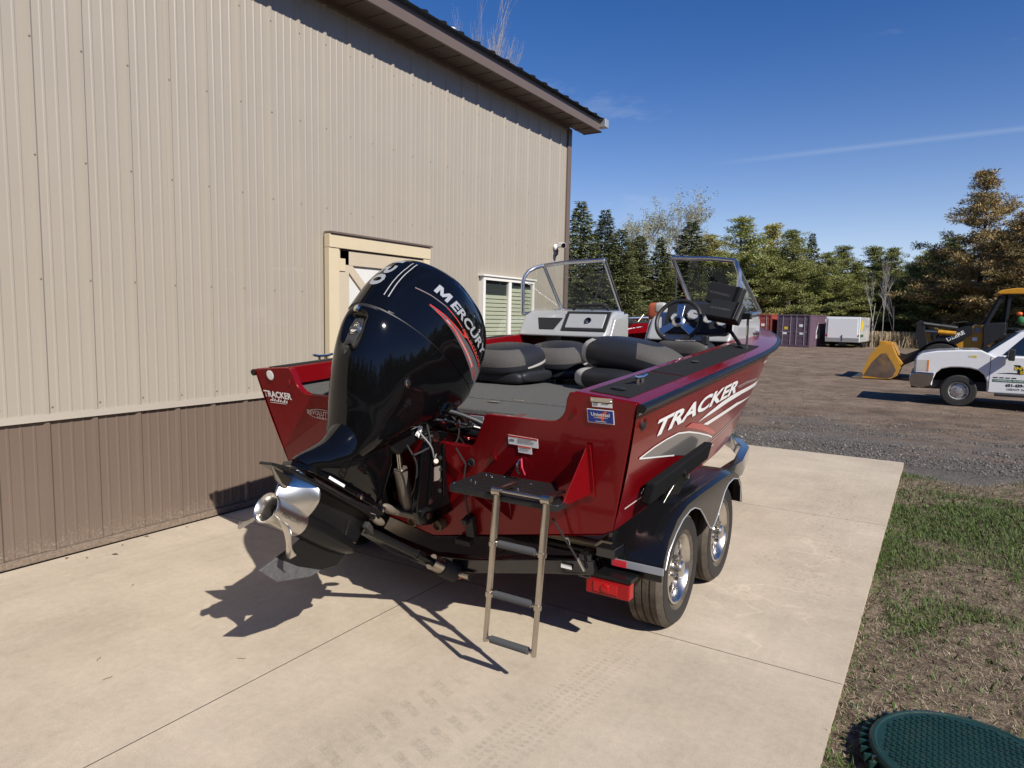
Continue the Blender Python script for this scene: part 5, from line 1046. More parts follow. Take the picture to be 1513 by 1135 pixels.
# wheels
def wheel(parent, c, r, wd, side, rim_r, spokes=5, rimm=CHROME, tyre_m=None, dup_from=None):
    """wheel with its outer face towards side (+1 = +x)"""
    T = Matrix.Translation(c) @ Matrix.Rotation(side*PI/2, 4, 'Y')
    h = wd/2; pr = [(rim_r, -h*.8), (rim_r+.03*r/.3, -h), (r*.90, -h*1.02), (r*.965, -h*.86)]
    for k in range(4): a = -h*.62+k*h*.413; pr += [(r, a-h*.19), (r, a+h*.12), (r*.972, a+h*.13), (r*.972, a+h*.20)]
    pr += [(r, h*.72), (r*.965, h*.86), (r*.90, h*1.02), (r*.80, h*1.03), (rim_r+.03*r/.3, h), (rim_r, h*.8)]
    w_ = MB().lathe(pr, 48, T, closed=True).build('wheel', tyre_m or TYRE, parent, smooth=30)
    for sg in (1, -1): MB().lathe([(r*.905, sg*(h*1.035)), (r*.80, sg*(h*1.05)), (rim_r+.032*r/.3, sg*(h*1.02))], 48, T, caps=False).build('sidewall', mat('black_sidewall', (.016, .015, .015), .6, var=.2, vscale=10), w_, smooth=60)
    rp_ = [(rim_r+.004, h*.78), (rim_r+.006, h*.93), (rim_r-.006, h*.95), (rim_r-.018, h*.80), (rim_r-.028, h*.35), (rim_r-.04, -h*.5)]
    MB().lathe(rp_, 40, T, caps=False).build('rim_barrel', rimm, w_, smooth=40)
    sp_ = MB(); n = spokes
    for k in range(n):
        a = 2*PI*k/n+.3; ca_, sa_ = math.cos(a), math.sin(a); q = [(rim_r*.28, -rim_r*.20), (rim_r*.62, -rim_r*.15), (rim_r*.93, -rim_r*.27), (rim_r*.93, rim_r*.27), (rim_r*.62, rim_r*.15), (rim_r*.28, rim_r*.20)]
        P = lambda u, v, z: (u*ca_-v*sa_, u*sa_+v*ca_, z)
        sp_.loft([[P(u, v, h*(.52 if u < rim_r*.5 else .46 if u < rim_r*.8 else .30)) for u, v in q], [P(u, v, h*(.66 if u < rim_r*.5 else .62 if u < rim_r*.8 else .42)) for u, v in q]], T=T)
    sp_.build('spokes', rimm, w_, bevel=.004)
    MB().lathe([(rim_r*.42, h*.4), (rim_r*.42, h*.66), (rim_r*.34, h*.72), (rim_r*.26, h*.74), (rim_r*.25, h*1.02), (rim_r*.20, h*1.12), (.0, h*1.14)], 28, T).build('hub_cap', rimm, w_)
    MB().lathe([(rim_r-.03, -h*.2), (.0, -h*.22)], 24, T).build('brake_drum', BLACKS, w_)
    for k in range(5):
        a = 2*PI*k/5; MB().lathe([(.011*r/.3, 0), (.011*r/.3, .02), (.0, .026)], 6, T @ Matrix.Translation((rim_r*.33*math.cos(a), rim_r*.33*math.sin(a), h*.70))).build('lug_nut', rimm, w_)
    return w_
TYRE = mat('dusty_tyre', (.085, .072, .058), .9, spec=.15, var=.35, vscale=14, dirt=((.17, .135, .10), .7, 5), bump=.35, bscale=90)
for s_ in (-1, 1):
    for y_ in (3.58, 4.37): wheel(trl, (X0+s_*1.165, y_, .318), .318, .20, s_, .185, rimm=RIM)

# ================================================================== YARD: vehicles and containers
DG = glass('dark_glass', (.10, .12, .13)); YEL = mat('machine_yellow', (.58, .27, .012), .4, 0, .2, var=.1, vscale=3, dirt=((.20, .13, .07), .5, 2.5)); MBLK = mat('machine_black', (.012, .012, .013), .5, var=.2, vscale=6)
TRW = mat('truck_white', (.74, .75, .76), .22, 0, .8, dirt=((.45, .40, .34), .12, 3)); TTY = mat('truck_tyre', (.022, .021, .020), .8, var=.2, vscale=10)
def L3(a, b, t): return (a, t, b)
# ---- pickup truck (built facing local +x)
tk = thing('pickup_truck', 'white pickup truck with yellow lettering on its door parked on the dirt yard', 'pickup truck', (5.40, 20.90, -.33), R(180.5), local=True)
def arch(cx, cz, r, a0=180, a1=0, n=14): return [(cx+r*math.cos(R(a0+(a1-a0)*i/n)), cz+r*math.sin(R(a0+(a1-a0)*i/n))) for i in range(n+1)]
def warch(cx, k=1.): return [(cx-.57, .40), (cx-.555, .64), (cx-.50, .80), (cx-.38, .905), (cx-.2, .95), (cx, .96), (cx+.2, .95), (cx+.38, .905), (cx+.49, .80), (cx+.545, .64), (cx+.56, .46)]
lowb = [(.93, .50), (.955, .86), (.95, 1.12), (.92, 1.205), (.82, 1.275), (.5, 1.345), (.0, 1.385), (-.40, 1.40), (-.66, 1.27), (-2.3, 1.28), (-3.0, 1.29), (-5.15, 1.31), (-5.2, 1.2), (-5.2, .52), (-4.35, .48)]+warch(-3.70)+[(-3.05, .40), (-.62, .38)]+warch(0)+[(.62, .50)]
bod = MB().prism(lowb, -.985, .985, L3).build('body', TRW, tk, bevel=.055, seg=4)
gh = MB().loft([[(x, y, 1.25) for x, y in ((-.42, -.93), (-.42, .93), (-2.95, .93), (-2.95, -.93))], [(x, y, 1.86) for x, y in ((-1.15, -.77), (-1.15, .77), (-2.80, .77), (-2.80, -.77))], [(x, y, 1.915) for x, y in ((-1.35, -.66), (-1.35, .66), (-2.65, .66), (-2.65, -.66))]]).build('cab', TRW, tk, bevel=.05, seg=4)
MB().loft([[(x, y, z) for x, y, z in ((-.49, -.84, 1.335), (-.49, .84, 1.335), (-1.115, .70, 1.835), (-1.115, -.70, 1.835))], [(x+.04, y, z+.02) for x, y, z in ((-.49, -.84, 1.335), (-.49, .84, 1.335), (-1.115, .70, 1.835), (-1.115, -.70, 1.835))]]).build('windshield', mat('dark_windscreen', (.012, .016, .02), .06, 0, 1.), gh, smooth=0)
sidey = lambda z: .93-.16*(z-1.25)/.61
for s_ in (1, -1):
    for w_ in ([(-.82, 1.30), (-1.26, 1.79), (-1.72, 1.80), (-1.72, 1.30)], [(-1.80, 1.30), (-1.80, 1.80), (-2.55, 1.79), (-2.68, 1.30)]):
        MB().loft([[(a, s_*(sidey(b)-.02), b) for a, b in w_], [(a, s_*(sidey(b)+.006), b) for a, b in w_]]).build('side_window', MATS['dark_windscreen'], gh, smooth=0)
    MB().box((-.98, s_*1.17, 1.32), (.12, .26, .27)).box((-.92, s_*1.0, 1.26), (.05, .16, .06)).build('mirror', BLACKP, tk, bevel=.03, seg=3)
    for ax_ in (0, -3.7): MB().box((ax_, s_*.62, .70), (1.16, .10, .54)).build('inner_fender', mat('wheel_well', (.006, .006, .006), .9, spec=.1), tk, smooth=0)
    MB().box((-2.0, s_*1.0, .35), (2.55, .18, .05)).build('running_board', MBLK, tk, bevel=.01)
    MB().box((.945, s_*.78, .97), (.05, .37, .31)).box((.80, s_*.975, .97), (.27, .03, .30)).build('headlight', mat('headlight_lens', (.52, .50, .46), .12, 0, 1.), tk, bevel=.02); MB().box((.675, s_*.978, .97), (.05, .03, .29)).build('turn_signal', mat('amber', (.6, .22, .04), .2, 0, .8), tk, bevel=.01)
    for xx in (-.60, -1.76, -2.75): MB().box((xx, s_*.9865, .85), (.012, .004, .80)).build('door_gap', MBLK, tk, smooth=0)
    MB().box((-1.55, s_*1.0, 1.10), (.20, .03, .045)).build('door_handle', MBLK, tk, bevel=.008)
MB().prism([(.80, .40), (1.02, .45), (1.06, .62), (1.04, .79), (.86, .81), (.52, .80), (.555, .62), (.60, .46)], -1.005, 1.005, L3).build('front_bumper', mat('worn_chrome', (.42, .40, .38), .14, 1., var=.15, vscale=3), tk, bevel=.035, seg=3)
MB().box((.93, 0, .47), (.16, 1.7, .16)).build('air_dam', MBLK, tk, bevel=.02)
MB().box((.955, 0, 1.0), (.03, 1.16, .30)).build('grille', MBLK, tk, bevel=.01); MB().box((.965, 0, 1.0), (.04, 1.16, .05)).build('grille_bar', CHROME, tk, bevel=.01)
MB().box((-1.4, 0, .50), (4.4, 1.5, .22)).build('chassis', MBLK, tk, smooth=0)
MB().box((-4.05, 0, 1.20), (2.1, 1.7, .1)).build('bed_floor', MBLK, tk, smooth=0)
GREYW = mat('steel_wheel', (.55, .55, .55), .32, .75)
def vwheel(parent, x, y, r, wd, rim_r, rimm, spokes, ty_m):
    s = 1 if y > 0 else -1; T = Matrix.Translation((x, y, r)) @ Matrix.Rotation(-s*PI/2, 4, 'X'); h = wd/2
    w_ = MB().lathe([(rim_r, -h), (r*.93, -h), (r, -h*.75), (r, -h*.2), (r*.975, -h*.15), (r*.975, h*.15), (r, h*.2), (r, h*.75), (r*.93, h), (rim_r+.02, h), (rim_r, h*.7)], 40, T, closed=True).build('wheel', ty_m, parent, smooth=35)
    MB().lathe([(rim_r+.005, h*.75), (rim_r-.01, h*.92), (rim_r-.025, h*.6), (rim_r*.72, h*.35), (rim_r*.70, h*.52), (rim_r*.3, h*.60), (rim_r*.28, h*.95), (.0, h)], 36, T, caps=False).build('rim', rimm, w_, smooth=30)
    hl = MB()
    for k in range(spokes): a = 2*PI*k/spokes; hl.lathe([(rim_r*.12, 0), (.0, .002)], 10, T @ Matrix.Translation((rim_r*.70*math.cos(a), rim_r*.70*math.sin(a), h*.50)))
    hl.build('rim_holes', MBLK, w_)
    for k in range(8): a = 2*PI*k/8+.2; MB().lathe([(.014, 0), (.014, .03), (.0, .034)], 6, T @ Matrix.Translation((rim_r*.42*math.cos(a), rim_r*.42*math.sin(a), h*.58))).build('lug_nut', CHROME, w_)
for x in (0, -3.70):
    for y in (.86, -.86): vwheel(tk, x, y, .385, .25, .225, GREYW, 5, TTY)
def door_text(s, x, z, w_, h_, m, up=.004, **k): return flat_text(s, w_, h_, frame((x, .986+up, z), (-1, 0, 0), (0, 0, 1)), m, tk, **k)
YV = mat('yellow_vinyl', (.75, .55, .02), .4); BKV = mat('black_vinyl', (.015, .015, .015), .4); GRV = mat('green_vinyl', (.02, .12, .06), .4)
me = poly_mesh([[(0, -.12), (.25, -.09), (.42, -.09), (.40, .0), (.36, .07), (.33, .10), (.45, .10), (.50, .05), (.52, -.06), (.66, -.10), (.48, -.125), (.3, -.115)]]); me.transform(frame((-.72, .9885, .98), (-1, 0, 0), (0, 0, 1))); obj('bird_graphic', me, BKV, tk, smooth=0)
door_text('INVISION', -1.07, .955, .58, .085, BKV, .0035, bold=.06); door_text('SERVICES', -1.18, .865, .50, .08, BKV, .0035, bold=.06)
door_text('INVISION', -1.075, .958, .57, .08, YV, .006, bold=.03); door_text('SERVICES', -1.185, .868, .49, .075, YV, .006, bold=.03)
MB().box((-1.23, .9885, .695), (1.12, .004, .062)).build('green_band', GRV, tk, smooth=0); door_text('COMMERCIAL PROPERTY MAINTENANCE', -.69, .678, 1.06, .036, DECALW, .006, bold=.01)
door_text('651-439-7706', -.93, .555, .55, .075, BKV, bold=.04); door_text('USDOT 24245', -.96, .475, .46, .045, BKV, bold=.02)
for k in range(4): MB().box((-.72-.12*k, .9885, .765), (.09, .003, .022)).build('small_print', BKV, tk, smooth=0)
flat_text('108', .16, .06, frame((-.16, .985+.004, 1.21), (-1, 0, 0), (0, 0, 1)), YV, tk, bold=.03)

# ---- wheel loader (facing local +x); world X = 5 - local x
ld = thing('wheel_loader', 'yellow and black wheel loader with lowered bucket standing behind the white pickup', 'wheel loader', (5.0, 28.7, -.33), PI, local=True)
def W2(p): return [(5.0-a, b) for a, b in p]
bo = [(2.60, .02), (2.68, .10), (2.65, .24), (2.84, .82), (3.07, 1.16), (3.20, 1.28), (3.51, 1.25), (3.75, .72), (3.83, .45), (3.75, .17), (3.55, .04)]
bi = [(2.62, .06), (2.9, .10), (3.45, .10), (3.68, .22), (3.76, .45), (3.68, .70), (3.44, 1.18), (3.22, 1.22)]
shell = [(2.35, .03), (3.55, .03), (3.75, .17), (3.83, .45), (3.75, .72), (3.51, 1.27), (3.30, 1.30), (3.30, 1.27), (3.48, 1.24), (3.71, .70), (3.79, .45), (3.72, .20), (3.54, .07), (2.35, .045)]
WORN = mat('worn_bucket', (.50, .25, .03), .45, 0, .1, dirt=((.16, .115, .08), .95, 1.3))
bk = MB().prism(W2(shell), -1.28, 1.28, L3).build('bucket', WORN, ld, smooth=30)
for y in (-1.30, 1.27): MB().prism(W2(bo), y, y+.03, L3).build('bucket_side', WORN, bk, bevel=.004)
for y in (1.301,): MB().prism(W2([(2.70, .12), (2.95, .62), (3.20, .92), (3.36, .94), (3.62, .55), (3.70, .35), (3.60, .12), (3.45, .06)]), y, y+.006, L3).build('wear_plate', mat('scraped_steel', (.15, .105, .075), .5, .3, var=.4, vscale=3, dirt=((.50, .25, .03), .6, 2.2)), bk)
MB().prism(W2([(2.30, .0), (2.68, .0), (2.68, .05), (2.30, .03)]), -1.32, 1.32, L3).build('cutting_edge', mat('worn_steel', (.16, .14, .12), .5, .6), bk)
MB().prism(W2([(3.10, 1.27), (3.16, 1.36), (3.5, 1.33), (3.58, 1.24), (3.5, 1.20)]), .2, 1.15, L3).build('spill_guard', YEL, bk, bevel=.01)
MB().prism(W2([(3.36, 1.22), (3.44, 1.22), (3.80, .72), (3.90, .60), (3.84, .52), (3.70, .70)]), .85, 1.28, L3).build('bucket_rib', YEL, bk, bevel=.008)
for y in (-.9, .75): MB().prism(W2([(3.7, .35), (3.95, .55), (4.35, .75), (4.5, .95), (4.3, 1.05), (3.9, .85), (3.6, .9)]), y, y+.12, L3).build('coupler_arm', MBLK, ld, bevel=.01)
for y in (-.75, .60): 
    MB().prism(W2([(4.35, .62), (4.62, .72), (4.60, 1.10), (5.0, 1.40), (5.48, 1.41), (5.86, 1.70), (5.84, 1.97), (5.52, 1.90), (4.95, 1.58), (4.48, 1.20)]), y, y+.13, L3).build('lift_arm', MBLK, ld, bevel=.012)
MB().prism(W2([(4.20, 2.06), (4.30, 2.12), (4.42, 2.08), (4.50, 1.66), (4.57, 1.17), (4.50, 1.0), (4.37, .98), (4.29, 1.3), (4.20, 1.6)]), .80, .90, L3).build('bellcrank', MBLK, ld, bevel=.012)
MB().tube([(.6, .85, 2.0), (.08, .70, 1.93)], .075, 14).build('tilt_cylinder', MBLK, ld); MB().tube([(.08, .70, 1.93), (-.4, .6, 1.86)], .09, 14).build('tilt_barrel', MBLK, ld)
MB().tube([(.57, .72, 1.75), (.14, .72, 1.72)], .05, 12).build('lift_rod', STEEL, ld); MB().tube([(.14, .72, 1.72), (-.38, .72, 1.68)], .085, 14).build('lift_cylinder', YEL, ld)
MB().prism(W2([(4.43, 1.75), (4.60, 1.35), (4.72, 1.4), (4.55, 1.72)]), .5, .62, L3).build('yellow_link', YEL, ld)
MB().prism(W2([(5.81, 1.92), (5.95, 2.02), (6.16, 1.98), (6.17, 1.30), (6.1, .9), (5.7, .9), (5.40, 1.30), (5.62, 1.46)]), -.62, .62, L3).build('front_frame', YEL, ld, bevel=.02)
MB().lathe([(.10, 0), (.10, .03), (.0, .03)], 20, Matrix.Translation((-1.0, .625, 1.82)) @ Matrix.Rotation(-PI/2, 4, 'X')).build('pivot_pin', mat('pin_grey', (.22, .22, .22), .4, .4), ld); MB().box((-.93, .63, 1.52), (.14, .01, .12)).build('white_label', DECALW, ld, smooth=0)
T_ = frame((5.0-5.17, .735, 1.405), (-1, 0, .60), (0, 0, 1)); flat_text('DEERE', .56, .13, T_, DECALW, ld, bold=.03)
for x in (.0, -2.85):
    for y in (.98, -.98): vwheel(ld, x, y, .68, .50, .33, YEL, 6, TTY)
for y in (.75, -1.25): MB().loft([[(a, y+t*.5, b) for a, b in arch(-.05, .66, .80, 150, 20, 12)] for t in (0, 1)], closed=False, caps=False).build('fender', MBLK, ld, smooth=60)
cb_ = MB().prism(W2([(6.18, 1.0), (6.13, 1.95), (6.22, 2.05), (6.75, 2.10), (6.75, 1.72), (8.0, 1.7), (8.0, 1.0)]), -.85, .85, L3).build('cab_base', MBLK, ld, bevel=.03)
MB().prism(W2([(6.22, 2.0), (6.62, 3.02), (7.95, 3.02), (8.0, 1.7), (6.75, 1.7)]), -.74, .74, L3).build('cab_glass', glass('cab_tint', (.6, .68, .70)), cb_, smooth=0)
for y in (-.78, .72):
    for pts in ([(6.14, 1.95), (6.24, 1.95), (6.68, 3.03), (6.58, 3.03)], [(6.70, 1.7), (6.78, 1.7), (6.84, 3.03), (6.76, 3.03)], [(7.9, 1.7), (8.05, 1.7), (8.02, 3.03), (7.88, 3.03)]): MB().prism(W2(pts), y, y+.07, L3).build('cab_pillar', MBLK, cb_, bevel=.006)
MB().prism(W2([(6.40, 3.06), (6.55, 3.16), (6.9, 3.22), (7.9, 3.24), (8.2, 3.16), (8.2, 3.04), (6.5, 3.02)]), -.88, .88, L3).build('cab_roof', YEL, cb_, bevel=.03, seg=3)
MB().box((-2.6, 0, 1.85), (.5, .6, .9)).build('operator_seat', MBLK, cb_, bevel=.06, seg=3)
MB().prism(W2([(8.05, .7), (8.05, 1.75), (8.3, 1.9), (9.6, 1.85), (9.9, 1.5), (9.9, .7)]), -.85, .85, L3).build('engine_hood', YEL, ld, bevel=.05, seg=3)
for y in (.45, .3, .15): MB().tube([(.2, y, 1.55), (-.3, y, 2.05), (-.7, y, 2.1), (-1.0, y, 1.7)], .022, 8).build('hydraulic_hose', RUBBER, ld)
hv = thing('safety_vest', 'orange and green work gear hanging inside the loader cab window', 'work clothes', (7.08, 27.85, 1.75), local=True)
MB().ball((0, 0, .30), .09, 10, None, (1, .8, .8)).build('orange_helmet', mat('orange_plastic', (.65, .12, .02), .4), hv); MB().ball((.05, 0, .10), .10, 10, None, (1.0, .6, 1.3)).build('green_vest', mat('green_cloth', (.03, .16, .05), .8), hv)

# ---- shipping containers
def container(name, loc, rz, label, colr, group, logo=False, doors=True, L=6.06):
    t = thing(name, label, 'container', loc, rz, group, local=True); Wd, H = 2.44, 2.50
    CM = mat('container_'+name+label[:6].replace(' ', ''), colr, .55, 0, .1, var=.12, vscale=1.5, dirt=((colr[0]*.45+.03, colr[1]*.45+.02, colr[2]*.45+.015), .5, 1.8))
    pr = []; y = .15
    while y < L-.3: pr += [(y, 0), (y+.07, .036), (y+.14, .036), (y+.21, 0)]; y += .28
    for s in (-1, 1): MB().loft([[(s*(Wd/2-.04+(.036-b if True else b)), a, z) for a, b in pr] for z in (.16, H-.1)], closed=False, caps=False).build('side_wall', CM, t, smooth=0)
    MB().box((0, L/2, H-.02), (Wd-.06, L-.1, .03)).build('roof', CM, t, smooth=0); MB().box((0, L/2, .12), (Wd-.1, L-.1, .12)).build('floor', CM, t, smooth=0); MB().box((0, L-.03, H/2), (Wd-.1, .05, H-.1)).build('end_wall', CM, t, smooth=0)
    fr = MB()
    for x in (-1, 1):
        for yy in (.06, L-.06): fr.box((x*(Wd/2-.06), yy, H/2), (.12, .12, H))
        fr.box((x*(Wd/2-.05), L/2, .08), (.10, L-.24, .16)); fr.box((x*(Wd/2-.04), L/2, H-.05), (.08, L-.24, .10))
    fr.box((0, .06, .08), (Wd-.24, .12, .16)); fr.box((0, .06, H-.06), (Wd-.24, .12, .12)); fr.build('corner_frame', CM, t, bevel=.006)
    for s in (-1, 1):
        d = MB().box((s*.535, .07, H/2), (1.05, .045, H-.30))
        for k in range(5): d.box((s*.535, .043, .42+.42*k), (.95, .014, .20))
        d = d.build('door', CM, t, bevel=.004)
        for k in (.22, .80): MB().tube([(s*k, .025, .16), (s*k, .025, H-.12)], .019, 8).build('lock_rod', mat('rod_grey', (.35, .34, .36), .5, .3), d); MB().box((s*k+.05*s, .015, 1.15), (.28, .025, .04)).build('lock_handle', MATS['rod_grey'], d)
        MB().box((s*.55, .030, 1.65 if s > 0 else 1.45), (.26, .004, .20)).build('placard', DECALW if s > 0 else YV, d, smooth=0); MB().box((s*.62, .030, 1.05), (.30, .004, .16)).build('placard', DECALW, d, smooth=0)
    if logo:
        xx = Wd/2+.012
        me = poly_mesh([[(0, 0), (.10, 0), (.36, .55), (.62, 0), (.72, 0), (.40, .75), (.32, .75)], [(.30, .0), (.36, .25), (.42, .0)]]); me.transform(frame((xx, 1.9, 1.05), (0, 1, 0), (0, 0, 1)) @ Matrix.Diagonal((2.0, 1.1, 1, 1))); obj('painted_mark', me, DECALW, t, smooth=0)
        flat_text('ACR', 1.5, .42, frame((xx, 1.9, .62), (0, 1, 0), (0, 0, 1)), DECALW, t, bold=.03); MB().box((xx, 5.4, 2.1), (.004, .5, .22)).build('placard', DECALW, t, smooth=0)
    return t
container('shipping_container', (-4.78, 56.55, -.33), R(-4), 'purple shipping container with door rods and white side mark beside the white trailer', (.105, .062, .088), 'shipping containers at the yard edge', True)
container('shipping_container', (-7.62, 56.6, -.33), R(-2), 'rust red shipping container next to the purple one', (.28, .055, .038), 'shipping containers at the yard edge')
# ---- enclosed trailer
et = thing('enclosed_trailer', 'white enclosed cargo trailer with a yellow mark beside the shipping containers', 'cargo trailer', (-1.55, 58.6, -.33), R(-3), local=True)
MB().box((0, 2.6, 1.42), (2.45, 5.2, 1.95)).build('box_body', TRW, et, bevel=.05, seg=3); MB().box((0, -.02, 1.50), (2.12, .05, 1.55)).build('ramp_door', WHITE, et, bevel=.02)
MB().box((0, -.03, .62), (2.4, .07, .32)).build('chequer_plate', mat('chequer_plate', (.50, .48, .44), .4, .7, var=.1, vscale=30), et, bevel=.01)
MB().tube([(0, -.07, .55), (0, -.07, 1.0)], .03, 8).build('door_latch', MBLK, et); MB().box((0, .4, .30), (.5, .6, .25)).build('step_bumper', MBLK, et)
for x in (-1, 1):
    for y in (2.2, 3.1): MB().lathe([(.2, -.1), (.33, -.1), (.34, 0), (.33, .1), (.2, .1)], 24, Matrix.Translation((x*1.12, y, .34)) @ Matrix.Rotation(PI/2, 4, 'Y'), closed=True).build('wheel', TTY, et)
    MB().box((x*1.13, -.05, .95), (.10, .02, .16)).build('tail_light', mat('tail_red'), et, bevel=.01)
me = poly_mesh([[(0, 0), (.5, .1), (.9, .5), (.7, .9), (.2, 1.0), (.0, .6)]]); me.transform(frame((1.238, .3, 1.25), (0, 1, 0), (0, 0, 1)) @ Matrix.Diagonal((1.3, .9, 1, 1))); obj('yellow_mark', me, YV, et, smooth=0)
MB().box((1.235, 1.0, .95), (.006, 1.5, .20)).build('green_band', GRV, et, smooth=0); MB().box((1.235, 3.4, 1.7), (.006, 2.0, .16)).build('grey_band', mat('rod_grey'), et, smooth=0)
MB().rect_tube([(0, 5.2, .5), (0, 6.5, .5)], .1, .1).build('tongue', MBLK, et)

# ---- green riser lid in the lawn
LX, LY = 5.17, 2.97; lz = float(lawn_z(np.array(LX), np.array(LY)))
LIDG = mat('green_polymer', (.008, .034, .026), .45, 0, .1, var=.2, vscale=12, bump=.2, bscale=120, dirt=((.10, .09, .06), .15, 14))
lid = thing('riser_lid', 'round dark green plastic riser lid standing in the lawn beside the pad', 'access lid', (LX, LY, lz-.02))
MB().lathe([(.30, 0), (.315, .02), (.315, .06), (.0, .06)], 64, Matrix.Translation((LX, LY, lz-.03))).build('riser', LIDG, lid)
MB().lathe([(.365, .052), (.37, .056), (.37, .064), (.345, .068), (.0, .068)], 72, Matrix.Translation((LX, LY, lz-.03))).build('flange', LIDG, lid, smooth=30)
MB().lathe([(.338, .068), (.338, .104), (.330, .112), (.318, .114), (.312, .110), (.0, .112)], 72, Matrix.Translation((LX, LY, lz-.03))).build('cover', LIDG, lid, smooth=30)
tb_me = MB().box((.355, 0, .078), (.032, .012, .03)).mesh('rib')
for k in range(48):
    o = obj('rib', tb_me, LIDG, lid, smooth=0); o.location = Vector((LX, LY, lz-.03))+o.location; o.rotation_euler.z = 2*PI*k/48
tr_ = MB(); rr_ = random.Random(4)
for i in range(-15, 16):
    for j in range(-15, 16):
        x, y = i*.0195, j*.0195
        if x*x+y*y < .29**2: tr_.box((0, 0, 0), (.016, .005, .004), Matrix.Translation((LX+x, LY+y, lz+.083)) @ Matrix.Rotation(R(45 if (i+j) % 2 else -45)+.4, 4, 'Z'))
o = tr_.build('tread_pattern', LIDG, lid, smooth=0); o['kind'] = 'stuff'
for k in range(6):
    a = 2*PI*k/6+.5; MB().lathe([(.007, .0), (.007, .05), (.0, .052)], 8, Matrix.Translation((LX+.352*math.cos(a), LY+.352*math.sin(a), lz+.03))).build('lid_screw', STEEL, lid)
# ---- fallen leaves and twigs on the concrete
LEAF = mat('dry_leaf', (.16, .10, .055), .8)
rr_ = random.Random(9)
for k, (x, y) in enumerate([(.10, 2.20), (.14, 2.55), (.12, 3.05), (.28, 2.42), (.09, 2.75), (.20, 2.28)]):
    s_ = rr_.uniform(.012, .026); a = rr_.uniform(0, 6); me = MB().add([(-s_, 0, .003), (0, s_*.5, .010), (s_*1.2, 0, .004), (0, -s_*.5, .009)], [(0, 3, 1), (3, 2, 1)]).mesh('dry_leaf'); o = obj('dry_leaf', me, LEAF, smooth=0); o.location = (x, y, 0); o.rotation_euler.z = a; tag(o, 'curled dry brown leaf at the foot of the brown wainscot', 'leaf', 'dry leaves by the wall')
for k, (x, y) in enumerate([(1.65, 1.62), (1.86, 1.55), (.9, 2.2), (2.2, 2.0)]):
    a = rr_.uniform(0, 3); me = MB().tube([(-.018, 0, .003), (-.003, .005, .004), (.012, .001, .003), (.021, .007, .004)], .0013, 5).mesh('twig'); o = obj('twig', me, LEAF, smooth=0); o.location = (x, y, 0); o.rotation_euler.z = a; tag(o, 'thin dark twig lying on the pale concrete', 'twig', 'twigs on the concrete')

# ================================================================== TREES
def tri_cards(P, D, L, W, rng, up=.35):
    """needle sprays: narrow rhombus cards at P along D"""
    n = len(P); D = D+rng.normal(0, .35, (n, 3)); D /= np.linalg.norm(D, axis=1)[:, None]
    S = np.cross(D, rng.normal(0, 1, (n, 3))+np.array([0, 0, .8])); S /= np.linalg.norm(S, axis=1)[:, None]+1e-9
    L = L*rng.uniform(.6, 1.35, n)[:, None]; W = W*rng.uniform(.6, 1.3, n)[:, None]
    V = np.stack([P-D*L*.2, P+D*L*.35+S*W, P+D*L, P+D*L*.3-S*W], 1); return V.reshape(-1, 3), np.arange(n*4).reshape(-1, 4)
def limbs_mesh(segs, n=5):
    mb = MB()
    for pts, r0, r1 in segs: mb.tube(pts, [r0+(r1-r0)*i/(len(pts)-1) for i in range(len(pts))], n)
    return mb.mesh('wood')
def spruce(seed, H=10., wid=.23, dens=1.):
    rng = np.random.default_rng(seed); P = []; D = []; segs = [([(0, 0, -.2), (0, 0, H*.5), (0, 0, H*.97)], H*.014, .012)]
    z = H*.05
    while z < H*.985:
        f = 1-z/H; R_ = H*wid*(f**.8)*rng.uniform(.75, 1.12)+.10; nb = max(4, int(7+4*f))
        for k in range(nb):
            a = 2*PI*(k+rng.random())/nb; Lb = R_*rng.uniform(.7, 1.15); m = max(5, int(Lb*50*dens)); t = rng.random(m)**.7
            droop = -.28*f+.10; r = t*Lb; zz = z+droop*r+.12*r*t+rng.normal(0, .05, m); aa = a+rng.normal(0, .16, m)*(.4+t)
            P.append(np.stack([r*np.cos(aa), r*np.sin(aa), zz], -1)); D.append(np.stack([np.cos(aa), np.sin(aa), np.full(m, -.15)], -1))
            if f > .25 and k % 2 == 0: segs.append(([(0, 0, z), (Lb*.85*math.cos(a), Lb*.85*math.sin(a), z+droop*Lb*.85)], .03*f+.008, .006))
        z += H*.021*rng.uniform(.8, 1.25)
    P = np.concatenate(P); D = np.concatenate(D); V, F = tri_cards(P, D, .21, .033, rng); return np_mesh('crown', V, F), limbs_mesh(segs)
